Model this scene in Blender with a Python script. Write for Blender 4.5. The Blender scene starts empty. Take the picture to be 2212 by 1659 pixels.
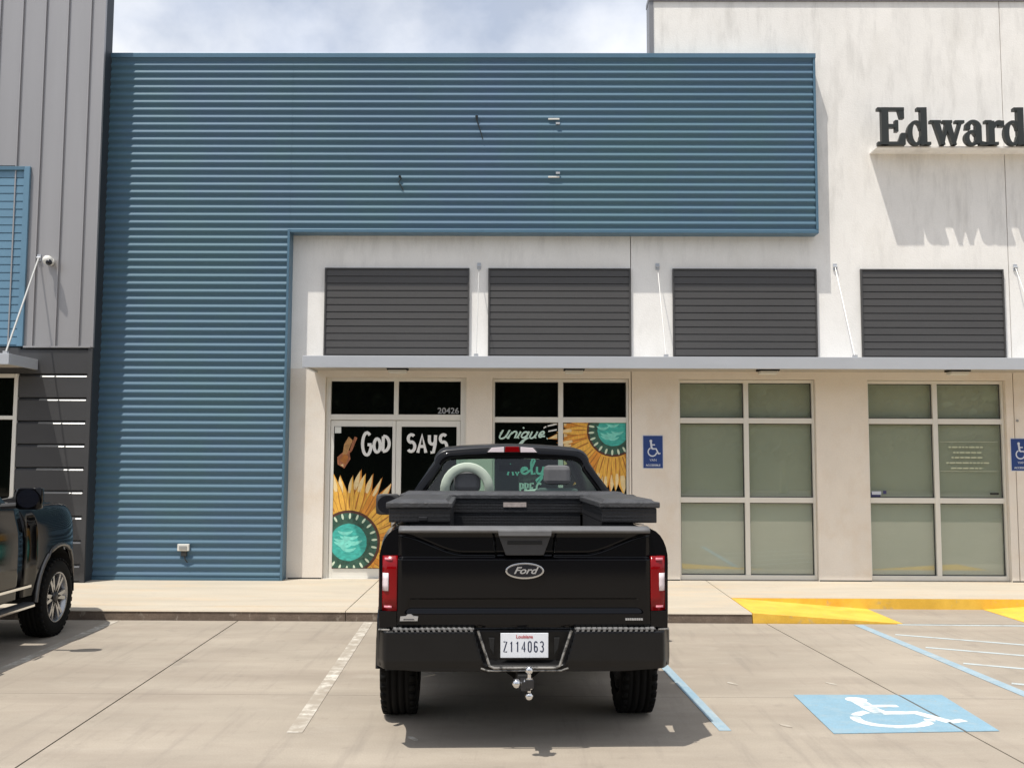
import bpy, bmesh, math, random
from mathutils import Vector, Matrix
R = random.Random(7)
SC = bpy.context.scene
COL = SC.collection

# ------------------------------------------------------------------ camera, sky, sun, exposure
cam_d = bpy.data.cameras.new('camera'); cam = bpy.data.objects.new('camera', cam_d); COL.objects.link(cam)
PITCH, YAW, ROLL = math.atan(175/2150), 0.008, 0.004
fw = Vector((-math.sin(YAW)*math.cos(PITCH), math.cos(YAW)*math.cos(PITCH), math.sin(PITCH)))
up0 = Vector((math.sin(YAW)*math.sin(PITCH), -math.cos(YAW)*math.sin(PITCH), math.cos(PITCH)))
rt0 = Vector((math.cos(YAW), math.sin(YAW), 0))
rt = rt0*math.cos(ROLL) + up0*math.sin(ROLL); up = up0*math.cos(ROLL) - rt0*math.sin(ROLL)
M = Matrix((rt, up, -fw)).transposed().to_4x4(); M.translation = Vector((0, 0, 1.86))
cam.matrix_world = M
cam_d.sensor_width = 36; cam_d.lens = 36*2150/2212; cam_d.clip_end = 3000; cam_d.clip_start = 0.05
SC.camera = cam

SUN_DIR = Vector((0.275, 0.28, -1.0)).normalized()          # the way the light travels
sun_el = math.asin(-SUN_DIR.z)
sun_az = math.atan2(-SUN_DIR.x, -SUN_DIR.y)                # clockwise from +Y towards +X, where the sun stands
w = bpy.data.worlds.new('World'); SC.world = w; w.use_nodes = True
nt = w.node_tree; nt.nodes.clear(); N = nt.nodes.new; L = nt.links.new
out = N('ShaderNodeOutputWorld'); bg = N('ShaderNodeBackground'); L(bg.outputs[0], out.inputs[0])
sky = N('ShaderNodeTexSky'); sky.sky_type = 'NISHITA'; sky.sun_disc = False
sky.sun_elevation = sun_el; sky.sun_rotation = sun_az; sky.dust_density = 1.6; sky.air_density = 1.0
bg.inputs[1].default_value = 0.13
tc = N('ShaderNodeTexCoord')
mp = N('ShaderNodeMapping'); mp.inputs['Scale'].default_value = (1.0, 1.0, 1.3); mp.inputs['Location'].default_value = (0.3, 0.1, 0.2)
n1 = N('ShaderNodeTexNoise'); n1.inputs['Scale'].default_value = 3.2; n1.inputs['Detail'].default_value = 7; n1.inputs['Roughness'].default_value = .55
rp = N('ShaderNodeValToRGB'); rp.color_ramp.elements[0].position = 0.40; rp.color_ramp.elements[1].position = 0.60
rp.color_ramp.elements[0].color = (.40, .40, .40, 1); rp.color_ramp.elements[1].color = (.97, .97, .97, 1)
n2 = N('ShaderNodeTexNoise'); n2.inputs['Scale'].default_value = 7; n2.inputs['Detail'].default_value = 5
r2 = N('ShaderNodeValToRGB'); r2.color_ramp.elements[0].position = .3; r2.color_ramp.elements[1].position = .7
r2.color_ramp.elements[0].color = (7.0, 7.4, 8.3, 1); r2.color_ramp.elements[1].color = (8.0, 8.1, 8.3, 1)
mx = N('ShaderNodeMixRGB')
L(tc.outputs['Generated'], mp.inputs[0]); L(mp.outputs[0], n1.inputs[0]); L(mp.outputs[0], n2.inputs[0])
L(n1.outputs[0], rp.inputs[0]); L(n2.outputs[0], r2.inputs[0])
L(rp.outputs[0], mx.inputs[0]); L(sky.outputs[0], mx.inputs[1]); L(r2.outputs[0], mx.inputs[2]); L(mx.outputs[0], bg.inputs[0])

sd = bpy.data.lights.new('sun', 'SUN'); sd.energy = 4.4; sd.angle = math.radians(0.5); sd.color = (1.0, .95, .87)
so = bpy.data.objects.new('sun', sd); COL.objects.link(so)
so.rotation_euler = SUN_DIR.to_track_quat('-Z', 'Y').to_euler(); so.location = (-6, -6, 20)
SC.view_settings.view_transform = 'Standard'; SC.view_settings.look = 'None'
SC.view_settings.exposure = 0.04; SC.view_settings.gamma = 1.0; SC.view_settings.use_curve_mapping = False
SC.render.engine = 'CYCLES'
SC.cycles.max_bounces = 8; SC.cycles.transparent_max_bounces = 12; SC.cycles.use_denoising = True

# ------------------------------------------------------------------ materials
def mat(name, col, rough=.6, metal=0.0, spec=.5, var=0.0, vscale=3.0, bump=0.0, bscale=60.0, coat=0.0, extra=None, stretch=(1, 1, 1), emis=None, fine=0.0):
    m = bpy.data.materials.new(name); m.use_nodes = True; t = m.node_tree; b = t.nodes['Principled BSDF']
    b.inputs['Roughness'].default_value = rough; b.inputs['Metallic'].default_value = metal
    b.inputs['Specular IOR Level'].default_value = spec; b.inputs['Coat Weight'].default_value = coat; b.inputs['Coat Roughness'].default_value = .03
    c = t.nodes.new('ShaderNodeTexCoord'); mpn = t.nodes.new('ShaderNodeMapping'); mpn.inputs['Scale'].default_value = stretch
    g = t.nodes.new('ShaderNodeNewGeometry'); t.links.new(g.outputs['Position'], mpn.inputs[0])
    src = None
    if var > 0 or fine > 0:
        n = t.nodes.new('ShaderNodeTexNoise'); n.inputs['Scale'].default_value = vscale; n.inputs['Detail'].default_value = 6; n.inputs['Roughness'].default_value = .6
        t.links.new(mpn.outputs[0], n.inputs[0])
        mr = t.nodes.new('ShaderNodeMapRange'); mr.inputs[1].default_value = .3; mr.inputs[2].default_value = .7; mr.inputs[3].default_value = 1-var; mr.inputs[4].default_value = 1+var
        t.links.new(n.outputs[0], mr.inputs[0])
        val = mr.outputs[0]
        if fine > 0:
            n3 = t.nodes.new('ShaderNodeTexNoise'); n3.inputs['Scale'].default_value = 85; n3.inputs['Detail'].default_value = 3
            t.links.new(g.outputs['Position'], n3.inputs[0])
            m3 = t.nodes.new('ShaderNodeMapRange'); m3.inputs[1].default_value = .3; m3.inputs[2].default_value = .7; m3.inputs[3].default_value = 1-fine; m3.inputs[4].default_value = 1+fine
            t.links.new(n3.outputs[0], m3.inputs[0])
            mm = t.nodes.new('ShaderNodeMath'); mm.operation = 'MULTIPLY'; t.links.new(val, mm.inputs[0]); t.links.new(m3.outputs[0], mm.inputs[1]); val = mm.outputs[0]
        vm = t.nodes.new('ShaderNodeVectorMath'); vm.operation = 'SCALE'; vm.inputs[0].default_value = col
        t.links.new(val, vm.inputs['Scale']); src = vm.outputs[0]; t.links.new(src, b.inputs['Base Color'])
    else:
        b.inputs['Base Color'].default_value = (*col, 1)
    if bump > 0:
        n = t.nodes.new('ShaderNodeTexNoise'); n.inputs['Scale'].default_value = bscale; n.inputs['Detail'].default_value = 4
        t.links.new(mpn.outputs[0], n.inputs[0]); bp = t.nodes.new('ShaderNodeBump'); bp.inputs['Strength'].default_value = bump; bp.inputs['Distance'].default_value = .01
        t.links.new(n.outputs[0], bp.inputs['Height']); t.links.new(bp.outputs[0], b.inputs['Normal'])
    if extra: extra(t, b, g, src)
    return m

def stain(dark, scale, lo, hi, stretch=(1, 1, 1), amt=1.0, zfade=None):
    """mixes a darker tone in by noise; stains with shapes of their own"""
    def f(t, b, g, src):
        mpn = t.nodes.new('ShaderNodeMapping'); mpn.inputs['Scale'].default_value = stretch; t.links.new(g.outputs['Position'], mpn.inputs[0])
        n = t.nodes.new('ShaderNodeTexNoise'); n.inputs['Scale'].default_value = scale; n.inputs['Detail'].default_value = 8; n.inputs['Roughness'].default_value = .65
        t.links.new(mpn.outputs[0], n.inputs[0])
        mr = t.nodes.new('ShaderNodeMapRange'); mr.inputs[1].default_value = lo; mr.inputs[2].default_value = hi; mr.inputs[3].default_value = 0; mr.inputs[4].default_value = amt
        t.links.new(n.outputs[0], mr.inputs[0]); fac = mr.outputs[0]
        if zfade:
            sp = t.nodes.new('ShaderNodeSeparateXYZ'); t.links.new(g.outputs['Position'], sp.inputs[0])
            z = t.nodes.new('ShaderNodeMapRange'); z.inputs[1].default_value = zfade[0]; z.inputs[2].default_value = zfade[1]; z.inputs[3].default_value = 0; z.inputs[4].default_value = 1
            t.links.new(sp.outputs[2], z.inputs[0]); m_ = t.nodes.new('ShaderNodeMath'); m_.operation = 'MULTIPLY'
            t.links.new(fac, m_.inputs[0]); t.links.new(z.outputs[0], m_.inputs[1]); fac = m_.outputs[0]
        mx = t.nodes.new('ShaderNodeMixRGB'); mx.inputs[2].default_value = (*dark, 1)
        prev = b.inputs['Base Color'].links[0].from_socket if b.inputs['Base Color'].links else None
        if prev: t.links.new(prev, mx.inputs[1])
        else: mx.inputs[1].default_value = b.inputs['Base Color'].default_value[:]
        t.links.new(fac, mx.inputs[0]); t.links.new(mx.outputs[0], b.inputs['Base Color'])
    return f
def multi(*fs):
    def f(t, b, g, s):
        for q in fs: q(t, b, g, s)
    return f

LOTC = (.345, .300, .243)
MT = {
 'lot': mat('lot_concrete', LOTC, .9, var=.13, vscale=.9, bump=.25, bscale=70, fine=.07, stretch=(.7, 1.6, 1), extra=multi(stain((.27, .225, .18), .5, .46, .70, (.8, 3, 1), .7), stain((.19, .165, .135), 5.0, .60, .76, amt=.5), stain((.12, .10, .085), 26, .70, .76, amt=.55), stain((.22, .19, .16), 1.3, .53, .72, (6, .5, 1), .45), stain((.16, .14, .12), .9, .63, .72, (1.5, 1, 1), .4), stain((.48, .44, .38), 60, .62, .72, amt=.35), stain((.44, .39, .33), 1.7, .58, .75, (1, 2, 1), .4))),
 'joint': mat('joint_filler', (.13, .11, .09), .95, var=.2, vscale=8),
 'walk': mat('sidewalk_concrete', (.48, .425, .34), .9, var=.08, vscale=1.2, bump=.2, bscale=80, fine=.05, stretch=(.5, 2.5, 1), extra=multi(stain((.56, .42, .27), 1.1, .5, .7, (.8, 3, 1), .5), stain((.40, .35, .29), 2.5, .58, .75, amt=.5))),
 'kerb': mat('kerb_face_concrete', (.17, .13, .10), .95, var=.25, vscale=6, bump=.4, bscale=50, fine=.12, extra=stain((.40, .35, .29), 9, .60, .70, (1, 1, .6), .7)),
 'yellow': mat('yellow_kerb_paint', (.74, .44, .05), .7, var=.07, vscale=4, fine=.05, bump=.2, bscale=70, extra=multi(stain((.45, .30, .14), 3, .62, .76, amt=.8), stain((.42, .36, .26), 11, .58, .68, amt=.55), stain((.10, .085, .07), 5, .64, .74, (.4, 2, 1), .4), stain((.95, .62, .10), 2, .4, .6, amt=.4))),
 'white_line': mat('worn_white_paint', (.66, .63, .56), .8, var=.08, vscale=5, fine=.1, extra=multi(stain(LOTC, 9, .40, .56, amt=.9), stain(LOTC, 1.2, .42, .58, amt=.8))),
 'blue_line': mat('worn_blue_paint', (.29, .39, .45), .8, var=.08, vscale=5, fine=.1, extra=multi(stain((.42, .46, .46), 7, .50, .64, amt=.6), stain((.20, .34, .44), 1.7, .5, .65, amt=.5))),
 'hatch': mat('pale_blue_hatch_paint', (.46, .52, .53), .8, fine=.1, extra=stain(LOTC, 6, .50, .66, amt=.6)),
 'blue_box': mat('blue_symbol_paint', (.215, .355, .445), .8, var=.06, vscale=5, fine=.08, extra=multi(stain((.29, .38, .42), 6, .50, .68, amt=.7), stain(LOTC, 14, .60, .70, amt=.6))),
 'white_sym': mat('white_symbol_paint', (.75, .75, .72), .8, fine=.08, extra=stain((.29, .39, .44), 9, .46, .62, amt=.8)),
 'ground': mat('ground_soil', (.20, .17, .12), .95, var=.2, vscale=.5),
 'stucco': mat('white_stucco', (.87, .845, .80), .9, var=.045, vscale=1.3, bump=.25, bscale=45, fine=.035, extra=multi(stain((.70, .67, .61), 1.0, .52, .78, (1.6, 1, .9), .5), stain((.60, .58, .54), 2.6, .55, .75, (1.8, 1, .5), .35), stain((.42, .40, .37), 3.2, .50, .74, (1.4, 1, .25), .4, zfade=(4.7, 5.33)), stain((.60, .57, .52), 1.6, .58, .8, (2.0, 1, .3), .12))),
 'pier': mat('warm_shade_stucco', (.80, .735, .65), .9, var=.05, vscale=1.6, bump=.25, bscale=45, fine=.035, extra=multi(stain((.70, .58, .45), 1.3, .52, .72, (1.5, 1, 1), .5), stain((.80, .77, .72), .9, .5, .7, amt=.5))),  # white wall under the canopy; warm bounced shade is in this colour
 'coping': mat('grey_coping', (.23, .23, .24), .45, .3, var=.06, vscale=2),
 'blue': mat('blue_steel', (.080, .152, .218), .60, 0, .30, var=.06, vscale=.6, stretch=(.35, 1, 1), extra=multi(stain((.084, .168, .205), .35, .42, .62, (1, 1, 1.5), .8), stain((.088, .146, .245), .5, .5, .68, (1, 1, .6), .5))),
 'blue_trim': mat('blue_trim', (.085, .17, .24), .4, .2, var=.06, vscale=1.5),
 'lightblue': mat('light_blue_steel', (.13, .25, .35), .45, .15, var=.06, vscale=1.5),
 'seam': mat('grey_standing_seam', (.37, .36, .36), .42, .45, var=.045, vscale=.8, stretch=(4, 1, .35)),
 'darksiding': mat('dark_grey_siding', (.055, .055, .057), .55, .2, var=.10, vscale=2.5, bump=.1, bscale=20, stretch=(.4, 1, 1)),
 'return': mat('shaded_return', (.028, .036, .045), .6, var=.1, vscale=3),  # the side wall's shade is put into this dark colour
 'sunlit_lip': mat('sunlit_lip_pale', (.33, .33, .32), .35, .5),
 'grille': mat('charcoal_slat', (.070, .067, .065), .5, .2, var=.06, vscale=2, stretch=(.3, 1, 1)),
 'canopy': mat('light_grey_canopy', (.50, .52, .55), .4, .25, var=.03, vscale=1.5, extra=stain((.38, .39, .40), 1.2, .55, .8, (1, 1, 3), .4)),
 'soffit': mat('soffit_panel', (.42, .39, .35), .7, var=.05, vscale=2),
 'rod': mat('steel_rod', (.55, .55, .53), .4, .3),
 'alu': mat('almond_aluminium', (.78, .76, .70), .42, .25, var=.03, vscale=3),
 'gasket': mat('dark_gasket', (.03, .03, .028), .7),
 'black_glass': mat('dark_tinted_glass', (.0025, .0035, .003), .03, spec=.36),
 'shade': mat('window_blind', (.48, .50, .42), .8, var=.05, vscale=.9, extra=stain((.40, .44, .36), .5, .45, .7, amt=.6)),
 'blind_line': mat('blind_slat', (.50, .50, .42), .7),
 'w_paint': mat('white_window_paint', (.80, .80, .78), .6, var=.03, vscale=10),
 'mint': mat('mint_window_paint', (.55, .74, .66), .6, var=.05, vscale=10),
 'teal_paint': mat('teal_window_paint', (.05, .42, .36), .6, var=.3, vscale=14, stretch=(1, 1, 2.5)),
 'teal2': mat('light_teal_stroke', (.20, .66, .56), .6, var=.2, vscale=14),
 'teal3': mat('deep_green_ring', (.035, .10, .07), .6, var=.5, vscale=18),
 'brown_ring': mat('brown_ring', (.09, .03, .018), .6, var=.3, vscale=18),
 'petal': mat('orange_petal', (.72, .29, .035), .6, var=.2, vscale=16, stretch=(2, 1, .6)),
 'petal_y': mat('yellow_petal', (.80, .44, .065), .6, var=.25, vscale=16, stretch=(2, 1, .6)),
 'petal_d': mat('rust_petal_line', (.42, .15, .025), .6, var=.2, vscale=16),
 'petal_l': mat('cream_petal_tip', (.85, .66, .34), .6, var=.1, vscale=16),
 'cream_dash': mat('pale_seed', (.62, .74, .56), .6),
 'butterfly': mat('rust_wing', (.36, .13, .06), .7, var=.35, vscale=22),
 'butterfly2': mat('tan_wing', (.45, .24, .09), .7, var=.35, vscale=22),
 'sign_blue': mat('sign_blue', (.012, .045, .20), .45), 'sign_white': mat('sign_white', (.62, .66, .74), .5),
 'letter': mat('dark_letter', (.022, .026, .024), .5, var=.1, vscale=5),
 'dark': mat('dark_void', (.012, .012, .012), .8),
 'white_plastic': mat('white_plastic', (.70, .69, .64), .45), 'grey_plastic': mat('grey_plastic', (.30, .30, .29), .5),
 'car': mat('black_car_paint', (.0022, .0022, .0030), .07, spec=.26),
 'car_top': mat('dusty_black_roof_paint', (.012, .012, .014), .28, spec=.5, var=.1, vscale=5),
 'plastic': mat('black_trim_plastic', (.035, .035, .037), .55, var=.08, vscale=12),
 'cap_plastic': mat('grey_cap_plastic', (.12, .12, .122), .5, var=.12, vscale=9),
 'bumper': mat('black_bumper', (.0075, .0075, .008), .34, spec=.3, var=.15, vscale=6),
 'pad': mat('step_pad', (.09, .09, .09), .65), 'pad_rib': mat('step_pad_rib', (.19, .19, .19), .5),
 'worn_edge': mat('worn_bumper_edge', (.30, .29, .27), .5, .4, extra=stain((.03, .03, .03), 22, .46, .60, amt=.9)),
 'chrome': mat('chrome', (.72, .72, .72), .12, 1.0), 'badge': mat('badge_silver', (.50, .50, .50), .3, .5),
 'emblem': mat('emblem_dark', (.006, .007, .012), .2),
 'red': mat('red_lens', (.21, .001, .003), .14, spec=.35), 'lamp_glint': mat('lens_glint', (.80, .28, .34), .2), 'lens': mat('clear_lens', (.78, .68, .70), .12, spec=.6),
 'rubber': mat('tyre_rubber', (.0045, .0045, .0045), .85, spec=.2, var=.2, vscale=15), 'rim': mat('machined_rim', (.38, .38, .39), .25, .8), 'rimdark': mat('dark_wheel', (.02, .02, .022), .35),
 'under': mat('chassis_black', (.010, .010, .010), .85, var=.3, vscale=9),
 'plate': mat('plate_white', (.74, .77, .82), .45, var=.02, vscale=20), 'plate_ink': mat('plate_ink', (.02, .03, .07), .5), 'plate_red': mat('plate_red', (.45, .06, .07), .5),
 'box': mat('black_tread_plate', (.026, .026, .028), .36, .2, var=.12, vscale=10),
 'boxlid': mat('highlit_black_lid', (.055, .055, .058), .42, .1, var=.25, vscale=14, bump=.5, bscale=60),  # lid coloured lighter than the box to carry its grey highlight
 'arch_grey': mat('dull_arch_trim', (.13, .125, .12), .35, .6),
 'sticker': mat('worn_label', (.42, .36, .33), .6, var=.25, vscale=40),
 'seat': mat('grey_seat_cloth', (.12, .12, .125), .9, var=.1, vscale=12), 'seat_pale': mat('pale_seat_trim', (.42, .48, .40), .8, var=.06, vscale=12),
 'paper': mat('white_paper', (.74, .76, .72), .7),
 'foliage': mat('dark_foliage', (.035, .055, .018), .8, var=.5, vscale=.8), 'bark': mat('bark', (.06, .045, .03), .9),
 'leaf': mat('dry_leaf', (.10, .06, .035), .9),
}
# diamond tread relief for the tool box
def tread():
    t = MT['box'].node_tree; b = t.nodes['Principled BSDF']; g = t.nodes.new('ShaderNodeNewGeometry')
    v = t.nodes.new('ShaderNodeTexVoronoi'); v.inputs['Scale'].default_value = 42; v.inputs['Randomness'].default_value = .15
    t.links.new(g.outputs['Position'], v.inputs[0]); bp = t.nodes.new('ShaderNodeBump'); bp.inputs['Strength'].default_value = .5; bp.inputs['Distance'].default_value = .006; bp.invert = True
    t.links.new(v.outputs[0], bp.inputs['Height']); t.links.new(bp.outputs[0], b.inputs['Normal'])
tread()

def glass(name, tint, refl=1.0, base=.04):
    m = bpy.data.materials.new(name); m.use_nodes = True; t = m.node_tree; t.nodes.clear()
    o = t.nodes.new('ShaderNodeOutputMaterial'); mx = t.nodes.new('ShaderNodeMixShader'); tr = t.nodes.new('ShaderNodeBsdfTransparent'); gl = t.nodes.new('ShaderNodeBsdfGlossy')
    tr.inputs[0].default_value = (*tint, 1); gl.inputs['Roughness'].default_value = .015; gl.inputs[0].default_value = (refl, refl, refl, 1)
    fr = t.nodes.new('ShaderNodeLayerWeight')
    fr.inputs[0].default_value = .5
    pw = t.nodes.new('ShaderNodeMath'); pw.operation = 'POWER'; pw.inputs[1].default_value = 5; t.links.new(fr.outputs['Facing'], pw.inputs[0])
    ma = t.nodes.new('ShaderNodeMath'); ma.operation = 'MULTIPLY_ADD'; ma.inputs[1].default_value = .9; ma.inputs[2].default_value = base; t.links.new(pw.outputs[0], ma.inputs[0]); t.links.new(ma.outputs[0], mx.inputs[0]); t.links.new(tr.outputs[0], mx.inputs[1]); t.links.new(gl.outputs[0], mx.inputs[2]); t.links.new(mx.outputs[0], o.inputs[0])
    return m
MT['shop_glass'] = glass('green_shop_glass', (.93, .95, .93), base=.10)
MT['car_glass'] = glass('truck_glass', (.62, .80, .72))

# ------------------------------------------------------------------ mesh helpers
class MB:
    def __init__(s): s.v = []; s.f = []
    def add(s, vs, fs):
        o = len(s.v); s.v += [tuple(p) for p in vs]; s.f += [tuple(i+o for i in f) for f in fs]; return s
    def box(s, x0, x1, y0, y1, z0, z1):
        return s.add([(x0,y0,z0),(x1,y0,z0),(x1,y1,z0),(x0,y1,z0),(x0,y0,z1),(x1,y0,z1),(x1,y1,z1),(x0,y1,z1)],
                     [(0,3,2,1),(4,5,6,7),(0,1,5,4),(1,2,6,5),(2,3,7,6),(3,0,4,7)])
    def hull8(s, a, b):  # two quads a (4 pts) and b (4 pts)
        return s.add(list(a)+list(b), [(3,2,1,0),(4,5,6,7),(0,1,5,4),(1,2,6,5),(2,3,7,6),(3,0,4,7)])
    def prism(s, poly, y0, y1, axis='y'):
        n = len(poly)
        def P(a, b, c): return {'y': (a, c, b), 'x': (c, a, b), 'z': (a, b, c)}[axis]
        vs = [P(a, b, y0) for a, b in poly] + [P(a, b, y1) for a, b in poly]
        return s.add(vs, [tuple(range(n)), tuple(range(2*n-1, n-1, -1))] + [(i, (i+1) % n, (i+1) % n+n, i+n) for i in range(n)])
    def tube(s, pts, r, n=8, sc=(1, 1, 1), closed=False, rs=None):
        pts = [Vector(p) for p in pts]; k = len(pts); rings = []
        for i, p in enumerate(pts):
            if closed: d = pts[(i+1) % k]-pts[i-1]
            else: d = pts[min(i+1, k-1)]-pts[max(i-1, 0)]
            d = d.normalized() if d.length > 1e-9 else Vector((0, 0, 1))
            a = Vector((0, 1, 0)) if abs(d.y) < .9 else Vector((1, 0, 0))
            u = d.cross(a).normalized(); v = d.cross(u)
            rr = rs[i] if rs else r
            ring = []
            for j in range(n):
                q = (u*math.cos(2*math.pi*j/n)+v*math.sin(2*math.pi*j/n))*rr
                ring.append((p.x+q.x*sc[0], p.y+q.y*sc[1], p.z+q.z*sc[2]))
            rings.append(ring)
        vs = [q for r_ in rings for q in r_]; fs = []
        m = k if closed else k-1
        for i in range(m):
            for j in range(n):
                a = i*n+j; b = i*n+(j+1) % n; c = ((i+1) % k)*n+(j+1) % n; d = ((i+1) % k)*n+j
                fs.append((a, b, c, d))
        if not closed: fs += [tuple(range(n-1, -1, -1)), tuple(range((k-1)*n, k*n))]
        return s.add(vs, fs)
    def lathe(s, prof, c, axis='x', n=40, a0=0, a1=2*math.pi):
        full = abs(a1-a0-2*math.pi) < 1e-6; vs = []; fs = []; k = len(prof); m = n if full else n+1
        for i in range(m):
            a = a0+(a1-a0)*i/n
            for (h, r) in prof:
                if axis == 'x': vs.append((c[0]+h, c[1]+r*math.cos(a), c[2]+r*math.sin(a)))
                elif axis == 'y': vs.append((c[0]+r*math.cos(a), c[1]+h, c[2]+r*math.sin(a)))
                else: vs.append((c[0]+r*math.cos(a), c[1]+r*math.sin(a), c[2]+h))
        for i in range(n):
            i2 = (i+1) % m
            for j in range(k-1): fs.append((i*k+j, i2*k+j, i2*k+j+1, i*k+j+1))
        return s.add(vs, fs)
    def sphere(s, c, r, n=16, sc=(1, 1, 1)):
        vs = []; fs = []; m = n//2
        for i in range(m+1):
            for j in range(n):
                a = math.pi*i/m; b = 2*math.pi*j/n
                vs.append((c[0]+r*math.sin(a)*math.cos(b)*sc[0], c[1]+r*math.sin(a)*math.sin(b)*sc[1], c[2]+r*math.cos(a)*sc[2]))
        for i in range(m):
            for j in range(n): fs.append((i*n+j, (i+1)*n+j, (i+1)*n+(j+1) % n, i*n+(j+1) % n))
        return s.add(vs, fs)
    def grid(s, fn, us, vs_):
        k = len(vs_); return s.add([fn(u, v) for u in us for v in vs_], [(i*k+j, (i+1)*k+j, (i+1)*k+j+1, i*k+j+1) for i in range(len(us)-1) for j in range(k-1)])
    def mesh(s, name, m, smooth=False):
        me = bpy.data.meshes.new(name); me.from_pydata(s.v, [], s.f)
        bm = bmesh.new(); bm.from_mesh(me); bmesh.ops.remove_doubles(bm, verts=bm.verts, dist=1e-6); bmesh.ops.recalc_face_normals(bm, faces=bm.faces); bm.to_mesh(me); bm.free()
        me.materials.append(m)
        if smooth:
            for p in me.polygons: p.use_smooth = True
        return me
    def build(s, name, m, parent=None, smooth=False, bevel=0, ang=35, solid=0, subsurf=0):
        m = MT[m] if isinstance(m, str) else m
        o = bpy.data.objects.new(name, s.mesh(name, m, smooth)); COL.objects.link(o)
        if parent: o.parent = parent
        if solid: md = o.modifiers.new('solid', 'SOLIDIFY'); md.thickness = solid; md.offset = -1
        if bevel: md = o.modifiers.new('bevel', 'BEVEL'); md.width = bevel; md.segments = 2; md.limit_method = 'ANGLE'; md.angle_limit = math.radians(ang); md.harden_normals = False
        if subsurf: md = o.modifiers.new('sub', 'SUBSURF'); md.levels = subsurf; md.render_levels = subsurf
        if smooth and not subsurf:
            o.data.set_sharp_from_angle(angle=math.radians(ang))
        return o
def tag(o, label=None, cat=None, group=None, kind=None):
    if label: o['label'] = label
    if cat: o['category'] = cat
    if group: o['group'] = group
    if kind: o['kind'] = kind
    return o
def empty(name, loc=(0, 0, 0), rz=0, parent=None):
    o = bpy.data.objects.new(name, None); COL.objects.link(o); o.location = loc; o.rotation_euler = (0, 0, rz); o.empty_display_size = .1
    if parent: o.parent = parent
    return o
def share(o, parent, loc=None, rz=0, name=None, sx=1):
    c = o.copy(); COL.objects.link(c); c.parent = parent
    if loc is not None: c.location = loc
    return c
def lin(a, b, n): return [a+(b-a)*i/(n-1) for i in range(n)]
def text(name, body, size, m, parent, loc, rot=(math.pi/2, 0, 0), ext=.001, sx=1.0, shear=0, off=0):
    c = bpy.data.curves.new(name, 'FONT'); c.body = body; c.size = size; c.extrude = ext; c.align_x = 'CENTER'; c.align_y = 'CENTER'; c.shear = shear; c.offset = off
    o = bpy.data.objects.new(name, c); COL.objects.link(o); o.location = loc; o.rotation_euler = rot; o.scale = (sx, 1, 1); c.materials.append(MT[m])
    bpy.context.view_layer.update()
    me = bpy.data.meshes.new_from_object(o.evaluated_get(bpy.context.evaluated_depsgraph_get()))
    q = bpy.data.objects.new(name, me); COL.objects.link(q); q.location = loc; q.rotation_euler = rot; q.scale = (sx, 1, 1)
    bpy.data.objects.remove(o); q.name = name; o = q
    if parent: o.parent = parent
    return o
def arc(cx, cy, rx, ry, a0, a1, n=14):
    return [(cx+rx*math.cos(math.radians(a0+(a1-a0)*i/n)), cy+ry*math.sin(math.radians(a0+(a1-a0)*i/n))) for i in range(n+1)]

# ================================================================== THE SETTING
SK = 0.046                                   # the bays run slightly off the facade's square
def lot(xk, y): return xk - SK*(y-12.0)      # xk = x at y 12
ground = MB().box(-400, 400, -400, 400, -.30, -.035).build('ground', 'ground'); tag(ground, kind='structure')
pl = MB().box(-26, 26, -3.8, 12.025, -.034, -.020).build('parking_lot', 'joint'); tag(pl, kind='structure')
xs = [-22.3, -16.0, -9.63, -3.35, 2.93, 9.23, 15.5, 21.8]; ys = [12.02, 8.23, 4.2, .2, -3.8]
G = .007
for i in range(len(xs)-1):
    for j in range(len(ys)-1):
        y1, y0 = ys[j], ys[j+1]; gj = .003
        a = [(lot(xs[i], y0)+G, y0+gj), (lot(xs[i+1], y0)-G, y0+gj), (lot(xs[i+1], y1)-G, y1-gj), (lot(xs[i], y1)+G, y1-gj)]
        MB().prism(a, -.019, 0, 'z').build('concrete_slab', 'lot', pl)
added_road = MB().box(-300, 300, -24, -3.81, -.033, -.004).build('added_road', mat('asphalt', (.055, .053, .050), .9, var=.15, vscale=2)); tag(added_road, kind='structure')  # unseen dark lane, added to darken what the tailgate mirrors
def strip(name, m, xk, y0, y1, wd, z=.004):
    q = [(lot(xk-wd/2, y0), y0), (lot(xk+wd/2, y0), y0), (lot(xk+wd/2, y1), y1), (lot(xk-wd/2, y1), y1)]
    return MB().prism(q, .0015, z, 'z').build(name, m, pl)
strip('parking_line', 'white_line', -1.785, 7.08, 11.98, .11); strip('parking_line', 'white_line', -4.80, 7.0, 11.95, .11)
strip('parking_line', 'blue_line', 1.235, 7.2, 11.95, .085); strip('parking_line', 'blue_line', 3.99, 6.9, 11.93, .11)
strip('parking_line', 'white_line', -7.8, 7.0, 11.95, .11)
for (x0, y0, x1, y1) in ((4.47, 11.98, 6.3, 11.93), (4.18, 11.28, 6.0, 10.3), (4.20, 10.50, 6.1, 9.5), (4.22, 9.67, 6.2, 8.62), (4.25, 8.8, 6.3, 7.7)):
    d = Vector((x1-x0, y1-y0, 0)).normalized(); n = Vector((-d.y, d.x, 0))*.032
    MB().prism([(x0-n.x, y0-n.y), (x1-n.x, y1-n.y), (x1+n.x, y1+n.y), (x0+n.x, y0+n.y)], .0015, .0035, 'z').build('hatch_line', 'hatch', pl)
for x, y in ((1.83, 8.73), (2.68, 8.755), (1.92, 7.35), (-.72, 6.95)):
    MB().prism([(x+.022*math.cos(a)*(1+.4*R.random())-.03*math.sin(a), y+.055*math.sin(a)) for a in lin(0, 5.6, 8)], .0015, .004, 'z').build('paint_fleck', 'white_line', pl)
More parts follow.
